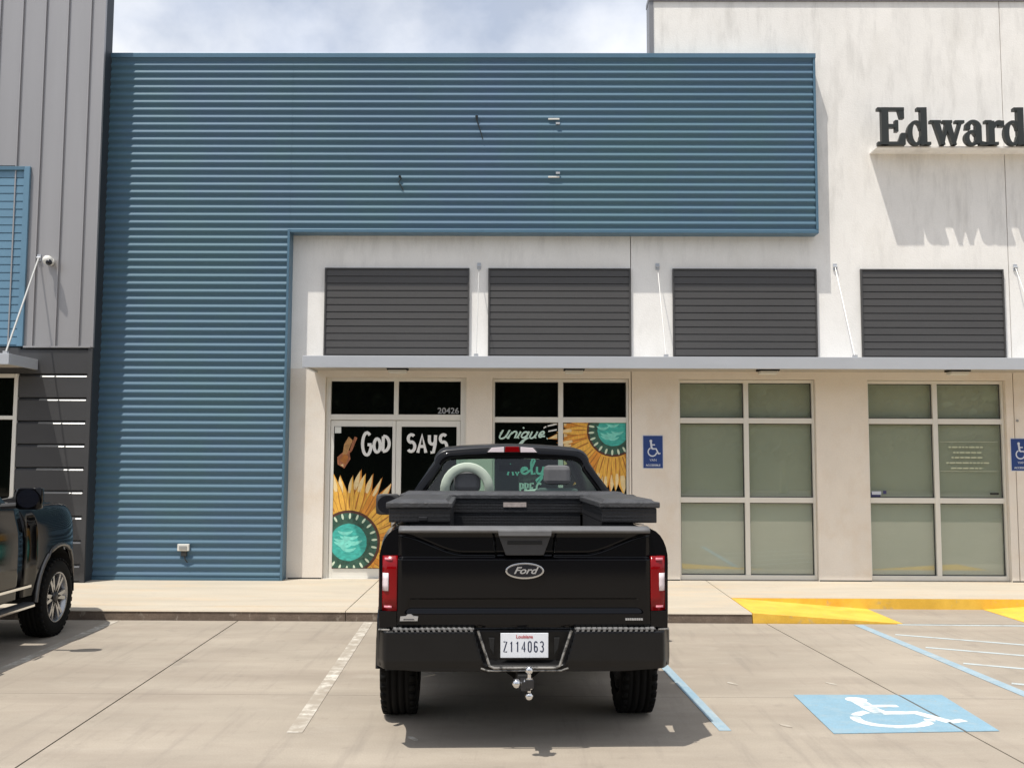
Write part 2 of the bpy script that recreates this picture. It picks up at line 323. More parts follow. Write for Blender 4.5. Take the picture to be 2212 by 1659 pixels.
# accessible bay symbol
for q in ([(2.241, 8.314), (3.088, 8.336), (3.139, 7.215), (2.199, 7.138)], [(3.108, 8.336), (3.455, 8.345), (3.396, 7.236), (3.159, 7.217)]): MB().prism(q[::-1], .0015, .005, 'z').build('painted_square', 'blue_box', pl)
SYM = dict(head=((.375, .905), .075), lines=[([(.375, .86), (.40, .62), (.43, .47)], .052), ([(.41, .69), (.60, .69)], .032), ([(.43, .47), (.66, .47), (.80, .18)], .042), ([(.79, .18), (.90, .23)], .034), (arc(.455, .30, .235, .235, 118, 352, 20), .034)])
def symbol(fn, depth, thick=.4):
    b = MB(); (hx, hy), hr = SYM['head']
    ax = (1, 1, depth) if thick == 'z' else (1, depth, 1)
    c = fn(hx, hy); s1 = (Vector(fn(1, 0))-Vector(fn(0, 0))).length
    b.sphere(c, hr*s1, 14, ax)
    for pts, r in SYM['lines']: b.tube([fn(*p) for p in pts], r*s1, 8, ax)
    return b
def gmap(u, v):
    a = Vector((2.199, 7.138)).lerp(Vector((3.396, 7.236)), u*.96+.02); b = Vector((2.241, 8.314)).lerp(Vector((3.455, 8.345)), u*.96+.02); q = a.lerp(b, v*.86+.07); return (q.x, q.y, .006)
symbol(gmap, .03, 'z').build('painted_wheelchair', 'white_sym', pl)

# sidewalk, rising a little to the facade
def wz(y): return .12+(y-12.03)*.0154
sw = MB().box(-26, 2.77, 12.36, 20, -.034, .09).box(2.7705, 26, 13.27, 20, -.034, .09).build('sidewalk', 'joint'); tag(sw, kind='structure')
def wslab(x0, x1, y0, y1, m='walk', name='paving_slab'):
    return MB().hull8([(x0, y0, .02), (x1, y0, .02), (x1, y1, .02), (x0, y1, .02)], [(x0, y0, wz(y0)), (x1, y0, wz(y0)), (x1, y1, wz(y1)), (x0, y1, wz(y1))]).build(name, m, sw)
jx = [-25, -21.4, -16.6, -11.75, -6.92, -2.07]
for a, b in zip(jx[:-1], jx[1:]): wslab(a+.006, b-.006, 12.36, 15.4)
wslab(-2.064, 2.764, 12.36, 15.4)
for a, b in ((2.776, 7.6), (7.612, 12.4), (12.41, 17)): wslab(a, b, 13.262, 15.4)
def kerb(x0, x1):
    # concrete kerb: stained face, clean top
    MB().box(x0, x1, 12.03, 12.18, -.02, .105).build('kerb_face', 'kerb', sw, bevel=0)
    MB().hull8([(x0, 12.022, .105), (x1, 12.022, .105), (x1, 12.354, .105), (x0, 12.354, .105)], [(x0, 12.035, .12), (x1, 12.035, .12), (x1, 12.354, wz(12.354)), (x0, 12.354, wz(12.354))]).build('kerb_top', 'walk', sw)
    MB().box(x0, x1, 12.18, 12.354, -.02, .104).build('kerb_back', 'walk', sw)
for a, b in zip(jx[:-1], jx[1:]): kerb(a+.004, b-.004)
kerb(-2.066, 2.765)
ramp = MB().box(2.775, 9.0, 12.03, 13.25, -.034, -.012).build('kerb_ramp', 'joint'); tag(ramp, kind='structure')
MB().box(4.56, 6.06, 12.035, 13.245, -.012, .003).build('ramp_floor', 'lot', ramp)
MB().hull8([(2.775, 12.03, -.012), (4.55, 12.03, -.012), (4.55, 13.245, -.012), (2.775, 13.245, -.012)], [(2.775, 12.03, .12), (4.55, 12.03, .006), (4.55, 13.245, .006), (2.775, 13.245, wz(13.24))]).build('flared_side', 'yellow', ramp)
MB().hull8([(6.07, 12.03, -.012), (7.85, 12.03, -.012), (7.85, 13.245, -.012), (6.07, 13.245, -.012)], [(6.07, 12.03, .006), (7.85, 12.03, .12), (7.85, 13.245, wz(13.24)), (6.07, 13.245, .006)]).build('flared_side', 'yellow', ramp)
MB().box(2.78, 7.85, 13.247, 13.26, -.012, .136).build('ramp_back_kerb', 'yellow', ramp)
MB().box(7.86, 12, 12.03, 13.25, -.012, .125).build('ramp_landing', 'walk', ramp)

# ================================================================== BUILDINGS
def wall_panel(x0, x1, z0, z1, y0, y1, holes, m, parent, name='wall_panel'):
    X = sorted({x0, x1, *[v for h in holes for v in h[:2] if x0 < v < x1]}); Z = sorted({z0, z1, *[v for h in holes for v in h[2:] if z0 < v < z1]})
    b = MB(); solid = lambda i, j: 0 <= i < len(X)-1 and 0 <= j < len(Z)-1 and not any(h[0]-1e-6 <= X[i] and X[i+1] <= h[1]+1e-6 and h[2]-1e-6 <= Z[j] and Z[j+1] <= h[3]+1e-6 for h in holes)
    for i in range(len(X)-1):
        for j in range(len(Z)-1):
            if not solid(i, j): continue
            a, c, e, f = X[i], X[i+1], Z[j], Z[j+1]
            b.add([(a, y0, e), (c, y0, e), (c, y0, f), (a, y0, f)], [(0, 1, 2, 3)]); b.add([(a, y1, e), (c, y1, e), (c, y1, f), (a, y1, f)], [(3, 2, 1, 0)])
            if not solid(i-1, j): b.add([(a, y0, e), (a, y0, f), (a, y1, f), (a, y1, e)], [(0, 1, 2, 3)])
            if not solid(i+1, j): b.add([(c, y0, e), (c, y0, f), (c, y1, f), (c, y1, e)], [(3, 2, 1, 0)])
            if not solid(i, j-1): b.add([(a, y0, e), (c, y0, e), (c, y1, e), (a, y1, e)], [(3, 2, 1, 0)])
            if not solid(i, j+1): b.add([(a, y0, f), (c, y0, f), (c, y1, f), (a, y1, f)], [(0, 1, 2, 3)])
    return b.build(name, m, parent)
YW, YB, YL = 14.95, 14.75, 14.41
sb = tag(empty('shop_building', (0, 0, 0)), 'white stucco shop building with charcoal slatted panels above four tall storefront openings', 'building')
openings = [(-2.935, -.805, .14, 3.175), (-.412, 1.645, .14, 3.165), (2.385, 4.44, .14, 3.16), (5.22, 7.285, .14, 3.155), (8.0, 10.05, .14, 3.15)]
for x0, x1, zt in ((-3.60, 1.670, 8.0), (1.682, 7.394, None), (7.406, 13.0, None)):
    H = [h for h in openings if h[0] >= x0 and h[1] <= x1]
    wall_panel(x0, x1, .10, 3.30, YW, YW+.25, H, 'pier', sb)
    if zt: wall_panel(x0, x1, 3.301, 7.95, YW, YW+.25, [], 'stucco', sb)
    elif x0 < 2:
        wall_panel(x0, 2.02, 3.301, 7.95, YW, YW+.25, [], 'stucco', sb); wall_panel(2.02, x1, 3.301, 9.04, YW, YW+.25, [], 'stucco', sb)
    else: wall_panel(x0, x1, 3.301, 9.04, YW, YW+.25, [], 'stucco', sb)
MB().box(-3.6, 13, YW+.26, YW+.30, .1, 7.9).build('joint_backing', 'joint', sb)
MB().box(1.985, 2.052, YW-.012, YW+.30, 7.96, 9.05).build('corner_trim', 'coping', sb)
MB().box(1.975, 13.05, YW-.03, YW+.30, 9.042, 9.12).build('parapet_cap', 'coping', sb, bevel=.006)
MB().box(-6.4, 2.0, YW+.3, YW+6, 7.80, 7.86).build('roof', 'coping', sb); MB().box(2.06, 13, YW+.3, YW+6, 7.80, 7.86).build('roof', 'coping', sb)
for a, c in ((-3.44, -2.94), (-.80, -.416), (1.65, 2.38), (4.445, 5.215), (7.29, 7.995)): MB().box(a, c, YW-.004, YW-.001, .10, .183).build('base_shade_strip', 'gasket', sb)  # shadow line along the wall foot, put in as dark strips

# corrugated blue screen
P = .1164
def corr(x0, x1, z0, z1, name):
    b = MB(); n = 9; cyc = (z1-z0)/P; k = int(cyc*n)+1
    pr = []
    for i in range(k+1):
        z = z0+(z1-z0)*i/k; ph = 2*math.pi*(z-.15)/P
        pr.append((YB-.026+.0150*math.asin(.96*math.sin(ph))/1.287*1.0, z))
    xsq = lin(x0, x1, max(2, int((x1-x0)/1.6)+1))
    b.grid(lambda u, v: (u, v[0]+.0012*math.sin(u*3.1+v[1]*2), v[1]), xsq, pr)
    o = b.build(name, 'blue', bs, smooth=True, ang=80); return o
bs = tag(empty('corrugated_screen'), 'blue corrugated metal facade screen shaped like an upside-down L', 'cladding')
# upper sheets
for a, b_ in ((-6.37, -3.47), (-3.47, .5), (.5, 4.43)):
    corr(a+.001, b_-.001, 5.385, 8.035, 'corrugated_sheet')
corr(-6.37, -3.505, .205, 5.384, 'corrugated_sheet')
MB().box(-6.40, -3.47, YB+.03, YW+.2, .14, 5.34).build('backing', 'blue_trim', bs); MB().box(-6.40, 4.462, YB+.03, YW-.001, 5.345, 8.0).build('backing', 'blue_trim', bs)
MB().box(-6.38, 4.475, YB-.055, YW+.02, 8.035, 8.108).build('top_flashing', 'blue_trim', bs, bevel=.004)
MB().box(4.433, 4.470, YB-.045, YW-.001, 5.386, 8.034).build('edge_trim', 'blue_trim', bs, bevel=.004)
MB().box(-3.464, 4.470, YB-.045, YW-.001, 5.335, 5.384).build('bottom_trim', 'blue_trim', bs, bevel=.004)
MB().box(-3.503, -3.466, YB-.045, YW-.001, .152, 5.384).build('edge_trim', 'blue_trim', bs, bevel=.004)
MB().box(-6.38, -3.504, YB-.045, YW-.001, .152, .204).build('base_trim', 'blue_trim', bs, bevel=.004)

# charcoal slatted panels
grs = [(-2.969, -.772), (-.486, 1.674), (2.307, 4.483), (5.148, 7.304), (8.0, 10.15)]
for x0, x1 in grs:
    g = MB().box(x0, x1, YW-.012, YW-.001, 3.30, 4.835).build('louvre_panel', 'gasket', sb)
    nn = 13; ph = (4.815-3.40)/nn
    src = None
    for k in range(nn):
        if src is None:
            m_ = MB(); w_ = x1-x0-.05
            m_.prism([(-.012, .004), (-.030, .007), (-.024, ph-.003), (-.012, ph-.003)], 0, w_, 'x')
            src = m_.build('slat', 'grille', g); src.location = (x0+.025, YW, 3.40); 
        else: share(src, g, (x0+.025, YW, 3.40+k*ph))
    MB().box(x0, x0+.024, YW-.042, YW-.0125, 3.31, 4.835).build('frame_edge', 'grille', g)
    MB().box(x1-.024, x1, YW-.042, YW-.0125, 3.31, 4.835).build('frame_edge', 'grille', g)
    MB().box(x0+.0245, x1-.0245, YW-.042, YW-.0125, 4.816, 4.835).build('frame_edge', 'grille', g)

# storefront units
YF = 15.05; YG = 15.075
def frame_bar(parent, x0, x1, z0, z1, y0=YF-.03, y1=YF+.06, name='mullion', m='alu'):
    return MB().box(x0, x1, y0, y1, z0, z1).build(name, m, parent, bevel=.003)
def window_unit(x0, x1, rows, ztop, dark, blinds):
    wn = MB().box(x0, x1, YF+.07, YF+.085, .14, ztop).build('window', 'dark' if dark else 'shade', sb)
    z0 = .172
    e = .03
    frame_bar(wn, x0+.001, x0+e, z0, ztop, name='jamb'); frame_bar(wn, x1-e-.006, x1-.001, z0, ztop, name='jamb')
    xm = (x0+x1)/2; b_ = .036
    frame_bar(wn, x0+e+.0005, x1-e-.0065, ztop-.045, ztop-.001, name='head'); frame_bar(wn, x0+e+.0005, x1-e-.0065, z0, .243, name='sill')
    frame_bar(wn, xm-b_, xm+b_, .2435, ztop-.0455)
    zz = [.243] + [r for r in rows] + [ztop-.045]
    for i, r in enumerate(rows):
        for (a, c) in ((x0+e, xm-b_), (xm+b_, x1-e-.006)): frame_bar(wn, a+.0005, c-.0005, r-.04, r+.04, name='rail')
    k = 0
    for i in range(len(zz)-1):
        za = zz[i]+(.04 if i else 0); zb = zz[i+1]-(.04 if i < len(zz)-2 else 0)
        for (a, c) in ((x0+e, xm-b_), (xm+b_, x1-e-.006)):
            MB().box(a, c, YG, YG+.008, za, zb).build('pane', 'black_glass' if dark else 'shop_glass', wn)
            # black gasket bead round the pane
            g = MB(); t_ = .012
            g.box(a+.0005, a+t_, YG-.010, YG-.0005, za, zb); g.box(c-t_, c-.0005, YG-.010, YG-.0005, za, zb); g.box(a+t_, c-t_, YG-.0095, YG-.0005, zb-t_, zb); g.box(a+t_, c-t_, YG-.0095, YG-.0005, za, za+t_)
            g.build('gasket', 'gasket', wn)
    return wn
W2 = window_unit(-.410, 1.643, [1.355, 2.543], 3.16, True, False)
W3 = window_unit(2.387, 4.438, [1.353, 2.540], 3.155, False, True)
W4 = window_unit(5.222, 7.283, [1.355, 2.540], 3.15, False, True)
W5 = window_unit(8.002, 10.05, [1.355, 2.540], 3.145, False, True)

# double glass doors with transom
DR = MB().box(-2.933, -.807, YF+.20, YF+.215, .14, 3.172).build('entrance', 'dark', sb)
frame_bar(DR, -2.932, -2.862, .165, 3.172, name='jamb'); frame_bar(DR, -.895, -.808, .165, 3.172, name='jamb')
frame_bar(DR, -2.8615, -.8955, 3.118, 3.171, name='head'); frame_bar(DR, -2.8615, -.8955, 2.53, 2.615, name='transom_bar')
frame_bar(DR, -1.905, -1.838, 2.6155, 3.1175)
for a, c in ((-2.8615, -1.9055), (-1.8375, -.8955)): MB().box(a, c, YG, YG+.008, 2.6155, 3.1175).build('pane', 'black_glass', DR)
def door(x0, x1, gx0, gx1):
    d = MB().box(x0, x1, YF+.012, YF+.055, .175, 2.522)
    d = MB(); y0, y1 = YF-.012, YF+.045
    for (a, b, c, e) in ((x0, gx0, .175, 2.522), (gx1, x1, .175, 2.522), (gx0+.0004, gx1-.0004, 2.43, 2.522), (gx0+.0004, gx1-.0004, .175, .312)): d.box(a, b, y0, y1, c, e)
    o = d.build('door', 'alu', sb, bevel=.003)
    MB().box(gx0, gx1, YG-.04, YG-.032, .312, 2.43).build('door_glass', 'black_glass', o)
    return o
d1 = door(-2.858, -1.874, -2.805, -1.925); d2 = door(-1.868, -.90, -1.785, -.955)
for d, x in ((d1, -1.90), (d2, -1.825)):
    MB().tube([(x, YF-.012, .95), (x, YF-.065, .97), (x, YF-.065, 1.35), (x, YF-.012, 1.37)], .011, 8).build('pull_handle', 'rod', d, smooth=True)
MB().box(-2.93, -.81, YF-.09, YF+.05, .155, .172).build('threshold', 'alu', sb)
text('street_number', '20426', .125, 'badge', DR, (-1.085, YG-.003, 2.672), sx=1.05, off=.002)
MB().box(-2.795, -2.70, YG-.0445, YG-.0415, 2.33, 2.425).build('notice', 'paper', d1)

# --- painted window art, clipped to its pane
def clip(poly, x0, x1, z0, z1):
    def half(P_, ins, cut):
        o = []
        for i in range(len(P_)):
            a, b = P_[i-1], P_[i]
            if ins(b):
                if not ins(a): o.append(cut(a, b))
                o.append(b)
            elif ins(a): o.append(cut(a, b))
        return o
    def cx(v): return lambda a, b: (v, a[1]+(b[1]-a[1])*(v-a[0])/(b[0]-a[0]))
    def cz(v): return lambda a, b: (a[0]+(b[0]-a[0])*(v-a[1])/(b[1]-a[1]), v)
    for ins, cut in ((lambda p: p[0] >= x0, cx(x0)), (lambda p: p[0] <= x1, cx(x1)), (lambda p: p[1] >= z0, cz(z0)), (lambda p: p[1] <= z1, cz(z1))):
        if len(poly) < 3: return []
        poly = half(poly, ins, cut)
    return poly
class Art:
    def __init__(s, parent, yb, rects): s.p, s.y, s.rects, s.k, s.L = parent, yb, rects, 0, {}
    def poly(s, m, pts, name='painted_shape'):
        s.k += 1
        for r in s.rects:
            q = clip(pts, *r)
            if len(q) >= 3: s.L.setdefault((name, m), MB()).add([(a, s.y-.0006-s.k*.00006, b) for a, b in q], [tuple(range(len(q)))])
    def done(s):
        for (n, m), b in s.L.items(): b.build(n, m, s.p)['kind'] = 'stuff'
def petal(cx, cz, a, r0, r1, wd, bend=0):
    d = (math.cos(a), math.sin(a)); n = (-d[1], d[0]); L_, Rr = [], []
    for t in lin(0, 1, 9):
        r = r0+(r1-r0)*t; ww = wd*(math.sin(math.pi*min(1, .22+t*.62))**1)*(1-t**3.0); off = bend*t*t
        L_.append((cx+d[0]*r+n[0]*(ww+off), cz+d[1]*r+n[1]*(ww+off))); Rr.append((cx+d[0]*r+n[0]*(-ww+off), cz+d[1]*r+n[1]*(-ww+off)))
    return L_+Rr[::-1]
def ell(cx, cz, rx, rz, n=40, jit=0): return [(cx+rx*math.cos(a)*(1+jit*(R.random()-.5)), cz+rz*math.sin(a)*(1+jit*(R.random()-.5))) for a in lin(0, 2*math.pi*(n-1)/n, n)]
def sunflower(art, cx, cz, r_t, r_ring, r_pet, n, a0=0):
    for lay, (m, k, wdt) in enumerate((('petal', 1.0, .085), ('petal_y', .93, .07))):
        for i in range(n):
            a = a0+2*math.pi*(i+.5*lay)/n+R.uniform(-.05, .05); rr = r_pet*k*R.uniform(.86, 1.08); bd = R.uniform(-.05, .05); wd = wdt*R.uniform(.8, 1.2)
            art.poly('petal_d', petal(cx, cz, a, r_ring*.9, rr*1.01, wd*1.10, bd), 'painted_petals')
            art.poly(m if R.random() > .25 else ('petal' if m == 'petal_y' else 'petal_y'), petal(cx, cz, a, r_ring*.9, rr, wd, bd), 'painted_petals')
            art.poly('petal_l', petal(cx, cz, a+.01, r_ring+(rr-r_ring)*.50, rr*.985, wd*.42, bd*.9), 'painted_petals')
            art.poly('petal_d', petal(cx, cz, a+R.uniform(-.03, .03), r_ring*1.05, r_ring+(rr-r_ring)*.6, wd*.15, bd*.4), 'painted_petals')
            if i % 2: art.poly('petal_y', petal(cx, cz, a-.05, r_ring*1.1, r_ring+(rr-r_ring)*.7, wd*.28, bd*.4), 'painted_petals')
    art.poly('brown_ring', ell(cx, cz, r_ring, r_ring), 'painted_centre'); art.poly('teal3', ell(cx, cz, r_ring*.92, r_ring*.92), 'painted_centre')
    for i in range(22):
        a = 2*math.pi*i/22+.1; rm = (r_t+r_ring)/2+.015; art.poly('cream_dash', [(cx+rm*math.cos(a)+u*math.cos(a)*.045-v*math.sin(a)*.017, cz+rm*math.sin(a)+u*math.sin(a)*.045+v*math.cos(a)*.017) for u, v in arc(0, 0, 1, 1, 0, 330, 9)], 'painted_seeds')
    art.poly('teal_paint', ell(cx, cz, r_t, r_t, 40, .03), 'painted_centre')
    for i in range(9):
        a = R.uniform(0, 6.28); rr = R.uniform(.2, .75)*r_t; x, z = cx+rr*math.cos(a), cz+rr*math.sin(a)*.8
        art.poly('teal2', [(x+u*r_t*.42, z+v*r_t*.09+u*u*.04) for u, v in arc(0, 0, 1, 1, 0, 340, 12)], 'painted_centre')
gy = YG-.0405
A1 = Art(d1, gy, [(-2.80, -1.93, .32, 2.425)]); sunflower(A1, -2.56, .70, .275, .475, 1.09, 26); 
# butterfly
bx, bz = -2.62, 2.02
for (m, pts) in (('butterfly', [(-.12, -.16), (-.02, -.22), (.07, -.08), (.05, .05), (-.05, .02), (-.13, -.05)]), ('butterfly2', [(-.05, -.02), (.02, .0), (.10, .20), (.04, .26), (-.03, .14)]), ('butterfly', [(.04, .0), (.09, .04), (.17, .24), (.13, .26), (.09, .16)]), ('petal_d', [(-.09, -.10), (.0, -.16), (.04, -.04), (-.03, .0)]), ('petal_l', [(-.08, -.17), (-.03, -.195), (-.04, -.15)])):
    A1.poly(m, [(bx+a, bz+b) for a, b in pts], 'painted_butterfly')
A1.done()
A2 = Art(W2, YG-.0005, [(.649, 1.60, 1.397, 2.502), (-.378, .578, 1.397, 2.502)]); sunflower(A2, 1.41, 2.385, .235, .395, 1.04, 26, .1)
for (a, b, c, d) in ((.42, 2.44, .56, 2.47), (.43, 2.36, .56, 2.385), (.36, 2.41, .40, 2.43)): A2.poly('w_paint', [(a, b), (c, d), (c, d+.022), (a, b+.02)], 'painted_dash')
A2.done()
A3 = Art(d1, gy, [(-2.80, -1.93, .32, 2.425)])

# --- brush lettering
def strokes(name, m, parent, y, lines, r, x0, z0, s, sz=None):
    sz = sz or s; b = MB()
    for i, l in enumerate(lines): b.tube([(x0+u*s, y-i*.0004, z0+v*sz) for u, v in l], r, 7, (1, .12, 1))
    return b.build(name, m, parent)
GL = {
 'G': ([arc(.42, .5, .36, .48, 50, 350, 16) + [(.78, .46)], [(.48, .46), (.80, .46)]], .95),
 'O': ([arc(.30, .42, .26, .36, 0, 360, 16)], .70), 'D': ([[(.08, .08), (.10, .84)], [(.10, .84)] + arc(.16, .46, .42, .38, 88, -88, 12) + [(.08, .08)]], .72),
 'S': ([arc(.36, .70, .24, .20, 40, 260, 10) + arc(.34, .30, .26, .24, 80, -140, 12)], .78),
 'A': ([[(.05, .02), (.34, .92), (.62, .02)], [(.15, .34), (.54, .34)]], .78), 'Y': ([[(.08, .92)] + arc(.30, .66, .22, .20, 180, 360, 8) + [(.53, .92)], [(.53, .92), (.50, .45), (.38, .06), (.18, .06)]], .74)}
def word(w_, m, parent, y, x0, z0, s, r, gap=1.0, hs=None):
    x = x0
    for ch in w_:
        g, adv = GL[ch]; hs_ = {'G': 1.18, 'O': .95, 'D': .98}.get(ch, 1.0)
        strokes('painted_letter', m, parent, y, g, r, x, z0+(R.uniform(-.03, .03) if ch != 'G' else -.06)*s*2, s*gap, s*hs_); x += adv*s*gap
word('GOD', 'w_paint', d1, gy-.004, -2.385, 2.03, .30, .0245, .62)
word('SAYS', 'w_paint', d2, gy-.004, -1.71, 2.04, .30, .0245, .70)
SCR = {'unique': [[(0, .55), (.03, .75)] + arc(.13, .40, .10, .16, 180, 360, 8) + [(.25, .75), (.24, .35), (.32, .25), (.36, .62), (.35, .25)], [(.36, .5)] + arc(.46, .50, .08, .16, 150, 0, 7) + [(.55, .28), (.62, .32)], [(.64, .66), (.63, .30), (.70, .28)], [(.665, .84), (.675, .90)],
    arc(.82, .47, .09, .17, 30, 330, 12) + [(.92, .66), (.89, .0), (.80, -.10), (.86, .12), (1.0, .30)], [(1.02, .66)] + arc(1.10, .42, .08, .15, 180, 360, 7) + [(1.19, .66), (1.19, .30), (1.26, .30)], [(1.28, .42), (1.42, .52)] + arc(1.37, .50, .07, .17, 20, 320, 12) + [(1.52, .38)], [(1.62, .24), (1.64, .26)]],
 'ely': [[(0, .40), (.16, .55)] + arc(.11, .45, .10, .18, 20, 320, 12) + [(.30, .50), (.42, 1.05), (.36, 1.18), (.30, .9), (.33, .25), (.44, .30)], [(.48, .68)] + arc(.56, .42, .08, .15, 180, 350, 7) + [(.68, .70), (.62, .0), (.50, -.30), (.46, -.12), (.85, .55)]]}
strokes('painted_word', 'mint', W2, YG-.004, [[(u+.30*(v-.4), v) for u, v in l] for l in SCR['unique']], .0135, -.315, 2.195, .46, .26)
strokes('painted_word', 'teal2', W2, YG-.004, SCR['ely'], .018, .02, 1.66, .50, .26)
strokes('painted_word', 'teal2', W2, YG-.004, [[(0, .2), (.10, .9), (.2, .2)], [(.24, .6), (.34, .2), (.44, .6)]], .016, -.18, 1.66, .42, .24)
strokes('painted_word', 'mint', W2, YG-.004, [[(.06, 0), (.06, .9), (.3, .8), (.3, .45), (.06, .42)], [(.5, 0), (.5, .9), (.75, .8), (.72, .5), (.5, .45), (.78, 0)], [(1.25, .85), (.95, .85), (.95, .05), (1.25, .05)], [(.95, .45), (1.2, .45)], arc(1.75, .45, .25, .42, 50, 310, 10)], .016, .0, 1.44, .17, .17)
# lettering and stickers on the blinded window
b = MB()
for i, (zz, x0, x1) in enumerate(((2.155, 6.46, 6.98), (2.075, 6.53, 6.95), (2.00, 6.50, 6.96), (1.92, 6.42, 7.06), (1.84, 6.49, 6.97))):
    x = x0
    while x < x1:
        l = R.uniform(.03, .09); b.box(x, min(x+l, x1), YG-.003, YG-.001, zz-.010, zz+.010); x += l+.016
b.build('window_lettering', 'sign_white', W4).data.materials[0] = mat('faded_lettering', (.55, .58, .42), .6)
b = MB()
for zz in (2.235, 1.795): b.box(6.33, 7.20, YG-.003, YG-.001, zz-.004, zz+.004)
b.build('lettering_rule', mat('faded_rule', (.42, .44, .34), .6), W4)
MB().box(5.275, 5.42, YG-.003, YG-.001, 1.40, 1.47).build('window_sticker', mat('navy_sticker', (.03, .035, .12), .5), W4)
MB().box(5.29, 5.43, YG-.0035, YG-.0031, 1.44, 1.49).build('window_sticker', 'sign_white', W4); MB().box(5.46, 5.51, YG-.003, YG-.001, 1.45, 1.50).build('window_sticker', mat('navy_sticker_b', (.05, .05, .15), .5), W4)
MB().box(7.06, 7.19, YG-.003, YG-.001, 1.445, 1.475).build('window_sticker', 'gasket', W4)

# canopy
def canopy(name, x0, x1, yw, z0, z1, dep, label, anchors):
    c = tag(empty(name, (x0, yw, z0)), label, 'canopy'); o = Vector((x0, yw, z0))
    def bx(n, m, a, b_, y0, y1, za, zb, bev=.004): MB().box(a-o.x, b_-o.x, y0-o.y, y1-o.y, za-o.z, zb-o.z).build(n, m, c, bevel=bev)
    bx('fascia_beam', 'canopy', x0, x1, yw-dep, yw-dep+.05, z0, z1)
    bx('end_beam', 'canopy', x0, x0+.05, yw-dep+.051, yw-.001, z0+.004, z1-.002); bx('end_beam', 'canopy', x1-.05, x1, yw-dep+.051, yw-.001, z0+.004, z1-.002)
    bx('soffit', 'soffit', x0+.051, x1-.051, yw-dep+.051, yw-.001, z0+.035, z0+.060, 0)
    bx('top_flashing', 'canopy', x0+.051, x1-.051, yw-dep+.051, yw-.001, z1-.03, z1-.010, 0)
    for ax, dx in anchors:
        p0 = Vector((ax, yw-.02, 4.87))-o; p1 = Vector((ax+dx, yw-dep+.03, z1+.0))-o
        r = MB().tube([p0, p1], .0065 if x0 > -5 else .013, 8).build('tie_rod', 'rod', c, smooth=True)
        MB().box(ax-.028-o.x, ax+.028-o.x, -.016, -.001, 4.82-o.z, 4.92-o.z).tube([p0-Vector((.03, 0, 0)), p0+Vector((.03, 0, 0))], .018, 8).build('rod_bracket', 'canopy', r)
        MB().box(p1.x-.03, p1.x+.03, p1.y-.02, p1.y+.03, p1.z-.001, p1.z+.035).build('rod_foot', 'canopy', r)
    return c
canopy('shop_canopy', -3.105, 11.0, YW, 3.235, 3.405, .85, 'long light grey metal canopy on tie rods above the glass doors and windows', [(-.627, 0), (2.083, 0), (4.771, 0), (7.493, 0), (10.2, 0)])
canopy('neighbour_canopy', -12.0, -7.03, YL, 3.212, 3.365, .85, 'short grey canopy end over the black window at the left edge', [(-7.085, -.01)])

# soffit lights
for k, (x, lb) in enumerate(((-1.79, 'slim soffit light above the painted glass doors'), (.79, 'slim soffit light above the window reading unique'), (3.62, 'slim soffit light above the first window with plain blinds'), (6.38, 'slim soffit light above the window with the stickers'))):
    e = tag(empty('soffit_light', (x, 14.50, 3.27)), lb, 'light', 'slim lights under the long canopy')
    MB().box(-.15, .15, -.10, .10, -.030, 0).build('housing', 'under', e); MB().box(-.13, .13, -.088, .088, -.075, -.0305).build('lens', 'white_plastic', e, bevel=.008)

# wheelchair signs
def wsign(x0, x1, z0, z1, label):
    e = tag(empty('wheelchair_sign', ((x0+x1)/2, YW, z0)), label, 'sign', 'blue wheelchair signs on the wall'); hw, h = (x1-x0)/2, z1-z0
    MB().box(-hw, hw, -.006, -.001, 0, h).build('border', 'sign_white', e); MB().box(-hw+.009, hw-.009, -.009, -.0062, .009, h-.009).build('plate', 'sign_blue', e)
    symbol(lambda u, v: (-hw*.86+u*hw*1.75, -.0095, h*.34+v*hw*1.75), .05).build('wheelchair_symbol', 'sign_white', e)
    text('lettering', 'VAN', .052, 'sign_white', e, (.0, -.0098, h*.255)); text('lettering', 'ACCESSIBLE', .041, 'sign_white', e, (0, -.0098, h*.10), off=.0008)
wsign(1.841, 2.149, 1.815, 2.314, 'blue wheelchair access sign on the shaded wall just right of the black pickup'); wsign(7.325, 7.633, 1.80, 2.29, 'blue wheelchair access sign cut off by the right edge of the photo')
MB().tube([(7.44, YW-.001, 2.55), (7.44, YW-.02, 2.55)], .018, 12).build('x', 'grey_plastic')
o = bpy.data.objects['x']; o.name = 'wall_button'; tag(o, 'small round grey fitting on the wall above the right wheelchair sign', 'wall fitting')

